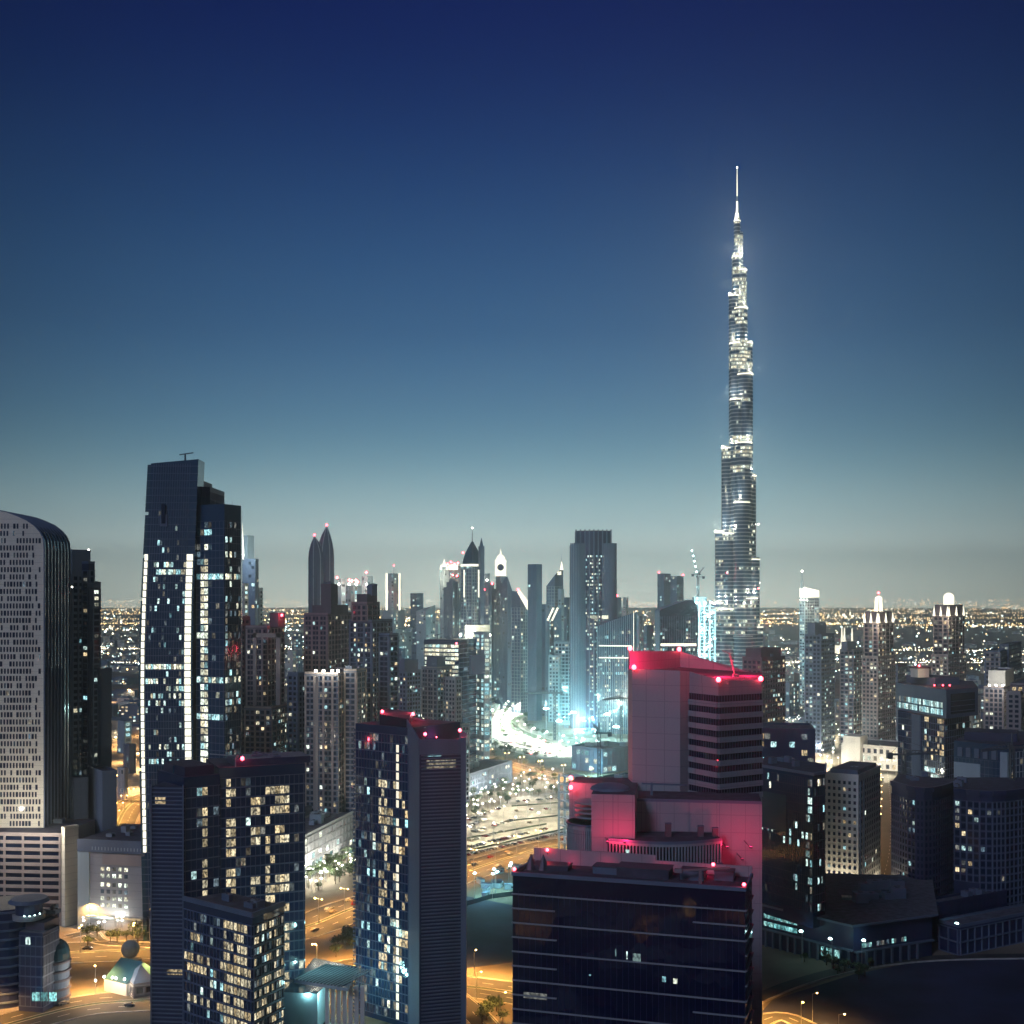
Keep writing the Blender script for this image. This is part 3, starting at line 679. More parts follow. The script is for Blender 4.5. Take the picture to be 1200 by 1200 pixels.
# front left office building (finned slab + glass block + lower wing)
B = Building('office_building', 'dark glass office tower with many warm lit rooms and a lower wing, bottom left', 'skyscraper')
P = front(177, 466, 216, 465, 22); zc = Z(921, 468); B.wall(P, 0, zc, 'navy', 'roofdark')
L = hypot(P[1][0]-P[0][0], P[1][1]-P[0][1])
for q in range(int(zc/1.55)): B.frame.ebox(P[0], P[1], 0.0, L, 1+q*1.55, 1.45+q*1.55, 0.0, 0.55, M['slate'])
B.frame.ebox(P[0], P[1], 0.0, 0.5, 0, zc+1, 0.55, 0.8, M['slate']); B.frame.ebox(P[0], P[1], L-0.5, L, 0, zc+1, 0.55, 0.8, M['slate'])
def slab(b_, P, px0, px1, py, D, k):
    b_.wins.append((9, P[0], P[1], (px0-177)/39*L, (px1-177)/39*L, Z(py,D)-1.3, Z(py,D)+1.3, k, atan2(P[1][1]-P[0][1], P[1][0]-P[0][0]), (0,-1)))
slab(B, P, 182, 194, 936, 470, 'warm'); slab(B, P, 196, 214, 1134, 470, 'office')
P = front(215.5, 465, 258, 474, 26); zb = Z(903, 484); B.wall(P, 0, zb, 'glass', 'roofdark')
B.facade(P[0], P[1], 2, zb-4, 'glass', 'slate', lit=0.04, fh=3.8, bw=2.2, band=0.45, fn=pfn(2, zb-4, 484, lambda y, t, r: ('office' if (0.55 < t < .66 or .76 < t < .88) and y < 1058 and r.random() < (.75 if y > 1000 else .35) else ('dim' if t > .3 and 935 < y < 955 and r.random() < .6 else None))))
P3 = [P[0], P[1], P[2], P[3]]; B.wall(inset(P3, 3), zb, zb+3.5, 'navy', 'roofdark')
q = MB(); q.obox(X(213,478), 478, zb-3, zb+3, 2.9, 2.0, 0, M['glasst']); B.parts.append(('roof_cabin', q, None)); B.beacon(X(215.5,474), 474, Z(916,474), 0.7, 2500, 'lamp_c', (0.6, 1.0, 1.0), 'floodlight')
P = front(257, 474.5, 357.5, 488, 30); zd = Z(897, 482); B.wall(P, 0, zd, 'glass', 'roofdark')
litseq = {}
def fC(y, t, rng):
    row = round((y-930)/11.4)
    key = (row, int(t*30))
    if .04 < t < .20:
        return 'office' if (row % 5) in (0, 1, 3, 4) and rng.random() < .62 else None
    if .33 < t < .50: return 'office' if row in (1, 2, 4, 5, 9, 10, 14, 19) and rng.random() < .85 else None
    if .50 < t < .63: return 'office' if rng.random() < .62 and row >= 0 else None
    if .63 < t < .80: return 'office' if row not in (3, 6, 7, 8, 11, 13, 17) and row >= 0 and rng.random() < .9 else None
    if .80 < t: return 'dim' if rng.random() < .22 else None
    if y < 915: return 'cool' if rng.random() < .15 else None
    return 'dim' if rng.random() < .14 else None  # dim panes here and above imitate glass reflections
B.facade(P[0], P[1], 2, zd-4, 'glass', 'slate', lit=0.02, fh=3.8, bw=1.9, band=0.5, pier=0.16, wx=0.94, wz=0.76, d=0.3, fn=pfn(2, zd-4, 480, fC))
B.mb('wall').obox((P[0][0]+P[1][0])/2, P[0][1]+18, zd, zd+2.6, 15, 8, atan2(P[1][1]-P[0][1], P[1][0]-P[0][0]), M['navy'])
B.units(P, zd, 7); B.beacon(X(284,478), 478, Z(889,478), 0.9, 900); B.mast(X(276,478), 478, zd, 4, 0.2)
q = MB(); q.bar((X(246,478), 478, zd+5), (X(279,478), 478, zd+4.2), 0.25, M['steel']); q.bar((X(276,478), 478, zd), (X(276,478), 478, zd+4.5), 0.25, M['steel']); B.parts.append(('cleaning_cradle', q, None))
Cc = [(X(215,463),463), (X(296,438),438), (X(333,455),455), (X(333,455)-26, 480)]
Cc[3] = (Cc[0][0]+Cc[2][0]-Cc[1][0], Cc[0][1]+Cc[2][1]-Cc[1][1]); ze = Z(1075, 438); B.wall(Cc, 0, ze, 'glass', 'roofdark')
def fD(y, t, rng):
    row = int((y-1080)/12.4)
    if .58 < t < .93: return 'office' if rng.random() < .93 else None
    if .08 < t < .25 and row in (2, 4, 5): return 'office' if rng.random() < .9 else None
    if row in (4, 5, 8) and rng.random() < .5: return 'office'
    return 'dim' if rng.random() < .04 else None
B.facade(Cc[0], Cc[1], 1.5, ze-3, 'glass', 'slate', fh=3.8, bw=1.9, band=0.6, pier=0.2, wx=0.94, wz=0.7, d=0.35, fn=pfn(1.5, ze-3, 448, fD))
B.facade(Cc[1], Cc[2], 1.5, ze-3, 'glass', 'slate', fh=3.8, bw=1.5, band=0.6, pier=0.14, wx=0.92, wz=0.6, d=0.35, fn=lambda i, j, nf, nb, r: 'office' if r.random() < .34 else ('dim' if r.random() < .4 else None))
q = B.mb('parapet')
for a_, b_ in ((Cc[0], Cc[1]), (Cc[1], Cc[2])): q.ebox(a_, b_, 0, hypot(b_[0]-a_[0], b_[1]-a_[1]), ze-0.2, ze+1.6, -0.5, 0.3, M['slate'], True)
B.units(Cc, ze, 5); B.finish()

# front middle tower with the lit shaft
B = Building('office_tower', 'slim dark tower with one continuous lit shaft and a finned slab beside it', 'skyscraper')
P = front(416.5, 488, 479, 470, 30); z1 = Z(850, 480); B.wall(P, 0, z1, 'glass', 'roofdark')
def fB(y, t, rng):
    if .775 < t < .85: return 'shaft' if y > 868 and (int(y/10.5) % 5 or rng.random() < .6) else 'none'
    if .46 < t < .77:
        if y < 915: return None
        return 'office' if (rng.random() < (.5 if t < .62 else .16)) and y < 1140 else ('dim' if rng.random() < .15 else None)
    if t > .85: return 'warm' if rng.random() < (.22 if y > 900 else .03) else None
    return 'dim' if rng.random() < .14 else ('cool' if rng.random() < .02 else None)  # scattered dim panes put reflections into the glass
B.facade(P[0], P[1], 2, z1-3, 'glass', 'slate', fh=3.5, bw=1.62, band=0.35, pier=0.14, wx=0.93, wz=0.8, d=0.2, fn=pfn(2, z1-3, 479, fB), m=(0.3, 0.3))
for q in range(int(z1/1.6)): B.frame.ebox(P[0], P[1], -0.9, -0.1, q*1.6, q*1.6+0.8, 0.0, 0.5, M['slate'])
L = hypot(P[1][0]-P[0][0], P[1][1]-P[0][1])
# crown rising to the right, its inside lit red
K = [(X(445,482),482), (X(479,472),472), (X(483,498),498), (X(447,505),505)]
B.mb('crown').prism(K, z1+0.02, z1+4, M['glassk'], M['roofdark'], zt=[z1+4.2, z1+3.2, z1+3.6, z1+4.6])
Q = [(X(478,472),472), (X(492,452),452), (X(541,456),456), (X(545,459),459), (X(547,492),492), (X(484,500),500)]
zq = [Z(843,472), Z(866,452), Z(866,456), Z(864,459), Z(859,492), Z(840,500)]
base_z = min(zq)-2.5
B.wall(Q, 0, base_z, 'navy', 'roofdark'); B.mb('side_wall').ebox(Q[0], Q[1], 0, hypot(Q[1][0]-Q[0][0], Q[1][1]-Q[0][1]), 0, base_z-1, 0, 0.25, M['slate'])
# open parapet frame round the roof, higher at the back
par = B.mb('parapet'); n = len(Q)
for i in range(n):
    a_, c_ = Q[i], Q[(i+1) % n]; za, zb_ = zq[i], zq[(i+1) % n]; L2 = hypot(c_[0]-a_[0], c_[1]-a_[1]); ux, uy = (c_[0]-a_[0])/L2, (c_[1]-a_[1])/L2; nx, ny = uy, -ux
    o0, o1 = 0.02, 0.5
    par.hexa([(a_[0]+nx*o1, a_[1]+ny*o1, base_z-1), (c_[0]+nx*o1, c_[1]+ny*o1, base_z-1), (c_[0]+nx*o1, c_[1]+ny*o1, zb_), (a_[0]+nx*o1, a_[1]+ny*o1, za),
              (a_[0]+nx*o0, a_[1]+ny*o0, base_z-1), (c_[0]+nx*o0, c_[1]+ny*o0, base_z-1), (c_[0]+nx*o0, c_[1]+ny*o0, zb_), (a_[0]+nx*o0, a_[1]+ny*o0, za)], M['slate'])
L3 = hypot(Q[2][0]-Q[1][0], Q[2][1]-Q[1][1])
for q in range(int(base_z/1.3)): B.frame.ebox(Q[1], Q[2], 0.5, L3, q*1.3, q*1.3+0.5, 0, 0.4, M['slate'])
for zz, t0, t1, k in ((Z(882,454), 3, 8, 'cool'), (Z(894,454), 2.5, 13.5, 'dim'), (Z(897,454), 2.5, 13.5, 'dim')):
    B.wins.append((50, Q[1], Q[2], t0, t1, zz-1.3, zz+1.1, k, atan2(Q[2][1]-Q[1][1], Q[2][0]-Q[1][0]), (0,-1)))
for zz in range(28):
    if B.rng.random() < .35: B.wins.append((5, Q[1], Q[2], 2+B.rng.random()*10, 13.3, 0, 0, 'dim', 0, (0, -1))) if False else None
B.mb('edge_column').obox(X(543.3,457), 456.2, 0, Z(864,459)+0.3, 1.0, 1.2, 0, M['slate'])
B.units(Q, base_z, 4)
for px, py, D in ((448,834,486), (484,837,494), (539,856,466)): B.beacon(X(px,D), D, Z(py,D), 0.75, 1500)
B.beacon(X(511,475), 478, base_z+2.4, 0.3, 1800)
B.finish()

# plum-grey tower, right of centre (sloping red-lit roof, banded wing, long lower wall)
B = Building('office_tower', 'plum-grey panelled tower with a sloping red-lit roof and striped window bands', 'skyscraper')
U = [(X(736,440),440), (X(741,430),430), (X(797,424),424), (X(808,427),427), (X(842,414),414), (X(892.5,424),424), (X(893,462),462), (X(797,500),500), (X(737,470),470)]
zu = [Z(785,440), Z(784,430), Z(786,424), Z(787,427), Z(797,414), Z(797,424), Z(797,462), Z(763,500)-0, Z(763,470)]
zr = Z(797,414)-0.5
B.wall(U, 0, zr, 'plum', 'roofdark')
par = B.mb('parapet'); n = len(U)
for i in range(n):
    a_, c_ = U[i], U[(i+1) % n]; za, zb_ = zu[i], zu[(i+1) % n]; L2 = hypot(c_[0]-a_[0], c_[1]-a_[1]); ux, uy = (c_[0]-a_[0])/L2, (c_[1]-a_[1])/L2; nx, ny = uy, -ux
    o0, o1 = -0.45, 0.05
    par.hexa([(a_[0]+nx*o1, a_[1]+ny*o1, zr-1), (c_[0]+nx*o1, c_[1]+ny*o1, zr-1), (c_[0]+nx*o1, c_[1]+ny*o1, zb_), (a_[0]+nx*o1, a_[1]+ny*o1, za),
              (a_[0]+nx*o0, a_[1]+ny*o0, zr-1), (c_[0]+nx*o0, c_[1]+ny*o0, zr-1), (c_[0]+nx*o0, c_[1]+ny*o0, zb_), (a_[0]+nx*o0, a_[1]+ny*o0, za)], M['plum'], True)
zf = Z(937, 420); fhF = (Z(812,416)-zf)/9.3
for a_, c_ in ((U[3], U[4]), (U[4], U[5])):
    L2 = hypot(c_[0]-a_[0], c_[1]-a_[1])
    for i in range(9):
        za = zf+i*fhF+0.55*fhF
        B.mb('window_band').ebox(a_, c_, 0.0, L2, za, za+0.55*fhF, -0.05, 0.12, M['glassk'])
        B.frame.ebox(a_, c_, -0.02, L2+0.02, za-0.45*fhF, za-0.003, 0, 0.7, M['plum'])
        nb = int(L2/1.2)
        for j in range(nb):
            B.frame.ebox(a_, c_, j*L2/nb, j*L2/nb+0.1, za, za+0.55*fhF, 0.1, 0.22, M['slate'])
            row = 8-i
            pr = .0 if a_ == U[3] else {0: .45, 3: .35, 5: .30, 4: .12}.get(row, .03)
            if B.rng.random() < pr: B.wins.append((3+B.rng.random(), a_, c_, j*L2/nb+0.25, (j+1)*L2/nb-0.15-B.rng.random()*0.4, za+0.3+B.rng.random()*.5, za+0.5*fhF-B.rng.random()*0.6, B.rng.choice(('cool','white_l','dim')), atan2(c_[1]-a_[1], c_[0]-a_[0]), (0,-1)))
# lower long wall, recessed terrace with arcade, block and drum on its left
zW = Z(940, 396)
Wl = front(744, 398, 893, 392, 22); B.wall(Wl, 0, zW, 'plum', 'roofdark')
L2 = hypot(Wl[1][0]-Wl[0][0], Wl[1][1]-Wl[0][1])
for t in (2.0, 7.0, 17.5, 27): B.frame.ebox(Wl[0], Wl[1], t, t+0.12, 0, zW, 0, 0.06, M['slate'])
B.mb('lower_parapet').ebox(Wl[0], Wl[1], 0, L2, zW, zW+0.9, -0.4, 0.1, M['slate'], True)
Bk = corner(693, 744, 752, 384, 3); Bk = front(693, 386, 744, 384, 22); zB = Z(931, 385); B.wall(Bk, 0, zB, 'plum', 'roofdark')
B.frame.ebox(Bk[0], Bk[1], 6.7, 6.85, 0, zB, 0, 0.06, M['slate'])
q = MB(); q.dome(X(715,396), 396, zB, 6.5, 2.0, M['slate'], 20, 4); B.parts.append(('roof_dome', q, None))
Bb = front(667, 424, 745, 420, 20); zb2 = Z(921, 422); B.wall(Bb, 0, zb2, 'plum', 'roofdark')
B.mb('rear_parapet').ebox(Bb[0], Bb[1], 0, 22, zb2, zb2+0.8, -0.4, 0.1, M['plum'], True)
dx, dy = X(692, 397), 397.0
for z0_, z1_, r_, m_ in ((0, Z(962,397), 7.4, 'plum'), (Z(1006,397), Z(1003.5,397), 9.0, 'slate'), (Z(964,397), Z(962,397), 7.9, 'slate')): B.mb('drum').cyl(dx, dy, z0_, z1_, r_, r_, M[m_], 40)
for k in range(4): B.frame_cyl(dx, dy, 5.2, Z(957-k*5.5,397), Z(957-k*5.5,397)+0.5, M['plum'], 28)
for k in range(40):
    a = pi+2*pi*k/40*0.5; 
    for z0_, z1_ in ((Z(1001,397), Z(968,397)), (Z(1040,397), Z(1008,397))):
        B.frame.obox(dx+7.5*cos(a), dy+7.5*sin(a), z0_, z1_, 0.22, 0.22, a, M['plum'])
        a2 = a+pi/80; q = B.mb('drum_glazing'); q.obox(dx+7.42*cos(a2), dy+7.42*sin(a2), z0_+0.3, z1_-0.3, 0.05, 0.42, a2, M['glassk'])
# arcade in front of the long wall: curved terrace on close columns
Ar = []
for k in range(13):
    t = k/12; Ar.append((X(713+134*t, 380), 382-7.0*sin(pi*t*0.9+0.15)))
zt1, zt0 = Z(986, 380), Z(1009, 380)
A_poly = Ar+[(Ar[-1][0], 396), (Ar[0][0], 396)]
B.mb('terrace').prism(A_poly, zt1-0.8, zt1, M['plum'], M['roofdark']); B.mb('terrace').prism([(x, y-0.8) for x, y in Ar]+A_poly[-2:], zt0-1.4, zt0-0.6, M['slate'])
B.mb('terrace').prism([(x, y+0.7) for x, y in Ar]+A_poly[-2:], zt0-0.6, zt1-0.8, M['glassk'])
B.mb('terrace').prism([(x, y+0.7) for x, y in Ar]+A_poly[-2:], 0, zt0-1.4, M['glassk'])
for a_, c_ in zip(Ar, Ar[1:]):
    L4 = hypot(c_[0]-a_[0], c_[1]-a_[1])
    for j in range(3):
        B.mb('arcade_column').ebox(a_, c_, (j+.5)*L4/3-0.22, (j+.5)*L4/3+0.22, zt0-0.6, zt1-0.8, -0.4, 0.05, M['plum'], True)
        B.mb('arcade_column').ebox(a_, c_, (j+.5)*L4/3-0.22, (j+.5)*L4/3+0.22, zt0-14, zt0-1.4, -0.4, 0.05, M['plum'], True)
    B.mb('railing').ebox(a_, c_, 0, L4, zt1, zt1+0.9, -0.1, 0.0, M['slate'], True)
q = MB(); q.obox(X(734,379), 375.2, zt0+0.6, zt1-1.6, 0.6, 0.08, 0, M['cool']); B.parts.append(('window', q, None))
for px, h in ((783, 4.0), (821, 3.2), (838, 2.6)):
    q = MB(); q.obox(X(px,388), 388, zt1, zt1+h, 0.9, 0.8, 0, M['brown']); q.obox(X(px,388), 388, zt1+h, zt1+h+0.2, 1.0, 0.9, 0, M['slate']); B.parts.append(('terrace_chimney', q, None))
# roof things
q = MB(); q.bar((X(862,440),440,Z(795,440)), (X(855,440),440,Z(766,440)), 0.3, M['pink']); q.bar((X(855,440),440,Z(766,440)), (X(846,440),440,Z(762,440)), 0.25, M['pink']); q.obox(X(862,440), 440, Z(800,440), Z(790,440), 1.0, 1.0, 0, M['pink']); B.parts.append(('roof_crane', q, None))
q = MB(); q.bar((X(765,412),412,Z(920,412)), (X(765,412),412,Z(898,412)+(-6)), 0.3, M['slate']); q.bar((X(752,410),410,Z(918,410)), (X(805,410),410,Z(920,410)), 0.35, M['slate']); q.bar((X(763.5,410),410,zW), (X(763.5,410),410,Z(917,410)), 0.5, M['slate']); B.parts.append(('facade_crane', q, None))
for px, py, D in ((738.5,760,474), (743,782,428), (796,761,497), (842,796.5,413), (891.5,795.5,423)): B.beacon(X(px,D), D, Z(py,D), 1.0, 1300)
for px, D in ((760,462), (800,450), (850,435), (880,440)): B.parts.append(('L', (X(px,D), D+4, zr+2.5, 6500, (1, .02, .09)), None))
for px, py, D in ((669,912,430), (669,923,420)): B.beacon(X(px,D), D, Z(py,D), 0.9, 2200)
# red lamps on brackets wash the lower walls
for px, D, py, pw in ((712, 377, 984, 1500), (732, 377, 984, 1500), (852, 381, 990, 1200), (880, 381, 990, 1900), (870, 384, 1004, 500)):
    x = X(px, D); q = MB(); q.bar((x, D, Z(py,D)-.9), (x, D+11, Z(py,D)-.9), .12, M['darksteel']); q.obox(x, D, Z(py,D)-1.1, Z(py,D)-.5, .4, .25, 0, M['darksteel']); B.parts.append(('light_bracket', q, None))
    B.parts.append(('L', (x, D, Z(py,D), pw, (1, .02, .09)), None))
B.finish()

# black glass building bottom centre
B = Building('office_building', 'black glass office block with thin pale floor lines and red-lit roof, bottom centre', 'office block')
P = [(X(601,330),330), (X(873,312),312)]; L2 = hypot(P[1][0]-P[0][0], P[1][1]-P[0][1]); ux, uy = (P[1][0]-P[0][0])/L2, (P[1][1]-P[0][1])/L2
P += [(P[1][0]-uy*17, P[1][1]+ux*17), (P[0][0]-uy*17+1.0, P[0][1]+ux*17)]
zE = Z(1036, 320); B.wall(P, 0, zE, 'glassk', 'roofdark')
def zl(t, y0=1022): # parapet top follows the photograph's line
    return zE+0.2
B.mb('parapet').ebox(P[0], P[1], -0.3, L2+0.3, zE, zE+1.0, -0.3, 0.35, M['slate'], True)
B.mb('parapet').ebox(P[1], P[2], 0, 17, zE, zE+1.0, -0.3, 0.3, M['slate'], True); B.mb('parapet').ebox(P[3], P[0], 0, 17, zE, zE+1.0, -0.3, 0.3, M['slate'], True)
B.mb('parapet').ebox(P[2], P[3], 0, 26, zE, zE+2.8, -0.3, 0.3, M['plum'], True); B.mb('parapet').ebox(P[2], P[3], 26, L2-1, zE, zE+4.2, -0.3, 0.3, M['plum'], True)
for q in range(22):
    z = zE-4.9-q*3.85
    if z < 0: break
    segs = ((0, L2),) if q % 2 == 0 else (((0, 12),) if q % 4 == 1 else ((L2-13, L2), (0, 12)))
    if q in (1, 3, 5): segs = ((0, 12),) if q != 1 else ((0, 11.5), (L2-13, L2))
    for s0, s1 in segs: B.frame.ebox(P[0], P[1], s0-0.2, s1+0.2, z-0.16, z+0.16, 0, 0.5, M['grey'])
    B.frame.ebox(P[1], P[2], 0, 17, z-0.16, z+0.16, 0, 0.5, M['grey'])
for q in range(40):
    t = L2*q/39; B.frame.ebox(P[0], P[1], t-0.04, t+0.04, 0, zE-4, 0, 0.06, M['navy'])
an = atan2(uy, ux)
for t0, t1, y, h, k in ((L2-13.4, L2-8.4, 1197, 2.4, 'teal'), (L2-7.4, L2-2, 1198, 2.2, 'teal'), (3, 9.5, 1176, 1.6, 'dim'), (32.7, 34.8, 1120, 2.2, 'cool'), (28.0, 28.3, 1116, 2.0, 'cool'), (31, 31.3, 1118, 2.0, 'cool'), (40.4, 41.4, 1142, 1.4, 'cool'), (43.3, 44.4, 1143, 1.3, 'white_l'), (21.0, 21.5, 1145, .4, 'cool')):
    B.wins.append((9, P[0], P[1], t0, t1, Z(y,322)-h/2, Z(y,322)+h/2, k, an, (0,-1)))
# roof structures
def rp(s, d): return (P[0][0]+ux*s-uy*d, P[0][1]+uy*s+ux*d)
for s, d, hx, hy, h, m in ((34, 10, 7, 3.5, 2.4, 'roofdark'), (24, 11, 4, 2.6, 1.8, 'slate'), (47, 10.5, 3.2, 2.5, 2.4, 'slate'), (8, 11, 5, 2.6, 1.2, 'roofdark'), (55, 12, 2.5, 2.0, 2.4, 'slate')):
    q = MB(); x, y = rp(s, d); q.obox(x, y, zE, zE+h, hx, hy, an, M[m]); q.obox(x, y, zE+h, zE+h+0.25, hx*1.04, hy*1.04, an, M['darksteel']); B.parts.append(('roof_plant', q, None))
for s in (2.5, 6.0):
    q = MB(); x, y = rp(s, 9); q.cyl(x, y, zE, zE+4.2, 1.7, 0.1, M['darksteel'], 8); B.parts.append(('roof_cone', q, None))
q = MB(); a_, c_ = rp(44, 4), rp(57, 7); q.bar((*a_, zE+3.3), (*c_, zE+4.2), 0.35, M['pink']); m_ = rp(49.5, 5.2); q.bar((*m_, zE), (*m_, zE+3.8), 0.5, M['pink']); q.obox(*a_, zE+2.8, zE+3.8, 1.0, .7, an, M['pink']); B.parts.append(('cleaning_cradle', q, None))
for s, d, dz in ((0.3, 0.4, 1.6), (5.2, 16.0, 4.0), (52.5, 8.0, 4.6), (L2-0.3, 0.6, 1.6)):
    x, y = rp(s, d); B.beacon(x, y, zE+dz, 0.55, 160)
for s in (12, 22, 38, 50): x, y = rp(s, 14.0); B.parts.append(('L', (x, y, zE+1.2, 120, (1, .02, .09)), None))
# wash lamps on the rear parapet light the wall of the tower behind
B.finish()
# ------------------------------------------------------------------ right-hand near and middle buildings
def simple(name, label, cat, secs, group=None, beacons=(), masts=(), units=0, crown=None, nind=None, fin=True):
    """secs: (polygon, bottom, top, wall, style, frame material, extra)"""
    B = Building(name, label, cat, group); B.nind = nind
    for s in secs:
        P, z0, z1, mat, style, fm = s[:6]; kw = dict(s[6]) if len(s) > 6 else {}
        B.block(P, z0, z1, mat, style, fm, **kw)
    for x, y, z, h in masts: B.mast(x, y, z, h)
    for b_ in beacons: B.beacon(*b_)
    if units: B.units(secs[0][0], secs[0][2], units)
    if fin: B.finish()
    return B

# dark glass tower right of the plum tower, on its podium
B = Building('office_tower', 'dark reflective glass tower on a wide podium, right of the plum tower', 'skyscraper')
P = [(X(880,590),590), (X(953,556),556), (X(967,562),562), (X(968,592),592), (X(900,622),622)]; zt = Z(907, 558); B.wall(P, 15, zt, 'glass', 'roofdark')
for a_, c_ in ((P[0],P[1]), (P[1],P[2]), (P[2],P[3])):
    L2 = hypot(c_[0]-a_[0], c_[1]-a_[1]); B.mb('parapet').ebox(a_, c_, 0, L2, zt-0.5, zt+0.8, -0.4, 0.4, M['slate'], True)
B.facade(P[0], P[1], 22, zt-2, 'glass', 'navy', lit=0.012, bw=1.3, band=0.14, pier=0.12, fn=lambda i, j, nf, nb, r: ('cool' if r.random() < .5 else 'dim') if (j > nb*0.88 and r.random() < .5) or (i in (int(nf*.56), int(nf*.53)) and r.random() < .12) else None)
B.mb('sky_reflection_patch').ebox(P[0], P[1], 0, 17.5+6, Z(978,565), Z(934,565), 0.05, 0.13, M['glasst'])  # lighter teal patch stands in for sky reflected in the glass
B.facade(P[1], P[2], 22, zt-2, 'glass', 'navy', lit=0.10, bw=1.3)
P2 = front(880, 630, 955, 625, 30); z2 = Z(856, 628); B.block(P2, 15, z2, 'navy', 'office', 'navy', lit=0.10, parapet=True)
P3 = corner(880, 940, 978, 590, 20); B.units(P, zt, 5)
Pd = [(X(860,596),596), (X(1000,546),546), (X(1092,566),566), (X(1092,640),640), (X(880,650),650)]; zp = 20.0
B.wall(Pd, 0, zp-1.2, 'navy', 'roof', part='podium'); B.mb('podium_roof').prism([(x+(0 if i in (0,3,4) else (-1 if i == 1 else 2)), y-(2.5 if i < 3 else 0)) for i, (x, y) in enumerate(Pd)], zp-1.1, zp, M['slate'], M['roof'])
a_, c_ = Pd[0], Pd[1]; L2 = hypot(c_[0]-a_[0], c_[1]-a_[1])
for row, z in enumerate((9.5, 13.2)):
    for j in range(26):
        t = L2*(.28+.26*j/20); B.wins.append((9, a_, c_, t-0.75, t+0.75, z, z+2.1, 'teal', atan2(c_[1]-a_[1], c_[0]-a_[0]), (0,-1))) if B.rng.random() < .9 and j < 21 else None
for j in range(6): t = L2*(.76+.027*j); B.wins.append((9, a_, c_, t-0.8, t+0.8, 2.2, 6.4, 'teal', atan2(c_[1]-a_[1], c_[0]-a_[0]), (0,-1)))
for j in range(16): B.mb('pillar').ebox(a_, c_, 3+j*4.1, 3.9+j*4.1, 0, 7.5, 0.6, 1.5, M['slate'], True)
B.frame.ebox(a_, c_, 0, L2, 7.6, 8.4, 0, 1.6, M['slate'])
a_, c_ = Pd[1], Pd[2]; L2 = hypot(c_[0]-a_[0], c_[1]-a_[1])
for j in range(20):
    t = 2.5+j*1.45
    if B.rng.random() < .8: B.wins.append((8, a_, c_, t-0.6, t+0.6, 8.6, 10.6, 'dim' if B.rng.random() < .55 else 'teal', atan2(c_[1]-a_[1], c_[0]-a_[0]), (0,-1)))
for j in range(8): B.mb('pillar').ebox(a_, c_, 1+j*5, 2+j*5, 0, 7, 0.6, 1.5, M['slate'], True)
B.frame.ebox(a_, c_, 0, L2, 7.0, 7.8, 0, 1.6, M['slate'])
B.units([(X(985,572),572), (X(1075,576),576), (X(1075,625),625), (X(985,625),625)], zp, 12, big=1.5)
for k in range(3): q = MB(); q.obox(X(1000+28*k,590), 590+6*k, zp, zp+1.2, 5.5, 2.2, -.2, M['glasst']); B.parts.append(('skylight', q, None))
B.finish()

# white residential block
B = Building('apartment_building', 'white apartment block with a grid of small square windows, lit from the street below', 'apartment block')
P = corner(967.5, 1006, 1032, 676, 32); zt = Z(909, 680); B.block(P, 0, zt, 'white', None)
def fH(i, j, nf, nb, r):
    if j in (3, 4, 5) and (nf-1-i) in (1, 2, 6, 8, 14) and r.random() < .62: return 'warm'
    return 'cool' if r.random() < .03 else None
B.facade(P[0], P[1], 3, zt-2, 'res', 'white', fh=3.5, bw=2.75, wx=0.5, wz=0.5, band=0, pier=0, lit=0, fn=fH)
B.facade(P[1], P[2], 3, zt-2, 'res', 'white', fh=3.5, bw=3.6, wx=0.34, wz=0.6, band=0, pier=0, lit=0.02)
for t in (2.2, 9.0): B.frame.ebox(P[1], P[2], t, t+1.2, 3, zt-3, 0, 0.5, M['pale'])
B.wall(inset(P, 4), zt, zt+3, 'slate', 'roofdark'); B.units(P, zt, 5)
for j in range(7): B.parts.append(('L', (P[0][0]+(P[1][0]-P[0][0])*(j+.5)/7-2, P[0][1]+(P[1][1]-P[0][1])*(j+.5)/7-2.2, 1.6, 3600, (1, .86, .6)), None))
for j in range(3): B.parts.append(('L', (P[1][0]+(P[2][0]-P[1][0])*(j+.5)/3+2, P[1][1]+(P[2][1]-P[1][1])*(j+.5)/3-2.2, 1.6, 1500, (1, .86, .6)), None))
B.finish()

# unlit curved pair of blocks, right edge
B = Building('apartment_building', 'almost unlit concave apartment block with lit gaps between its balconies, lower right', 'apartment block')
pts = []
for k in range(9):
    t = k/8; px = 1045+76*t; D = 655-30*sin(pi*t*.9)+10*t; pts.append((X(px, D), D))
pts += [(X(1150,660),660), (X(1052,690),690)]
zt = Z(923, 640); B.wall(pts, 0, zt, 'navy', 'roofdark')
def fI(i, j, nf, nb, r):
    return None
for k in range(8):
    pr = {1: .5, 2: .75}.get(k, .015)
    B.facade(pts[k], pts[k+1], 4, zt-5, 'res', 'navy', fh=3.5, bw=2.4, lit=pr*.35, m=(.1, .1), wz=.6, pal=(('cool',4),('dim',4),('warm',2)))
    B.mb('parapet').ebox(pts[k], pts[k+1], 0, hypot(pts[k+1][0]-pts[k][0], pts[k+1][1]-pts[k][1]), zt-1, zt+1.6, -.4, .9, M['navy'], True)
B.units(pts[:1]+pts[8:], zt, 3); B.finish()
B = Building('apartment_building', 'almost unlit convex apartment block with a column of warm windows, right edge', 'apartment block')
pts = []
for k in range(9):
    t = k/8; px = 1118+120*t; D = 622+22*t-18*sin(pi*t); pts.append((X(px, D), D))
pts += [(X(1250,670),670), (X(1118,670),670)]
zt = Z(931, 612); B.wall(pts, 0, zt, 'navy', 'roofdark')
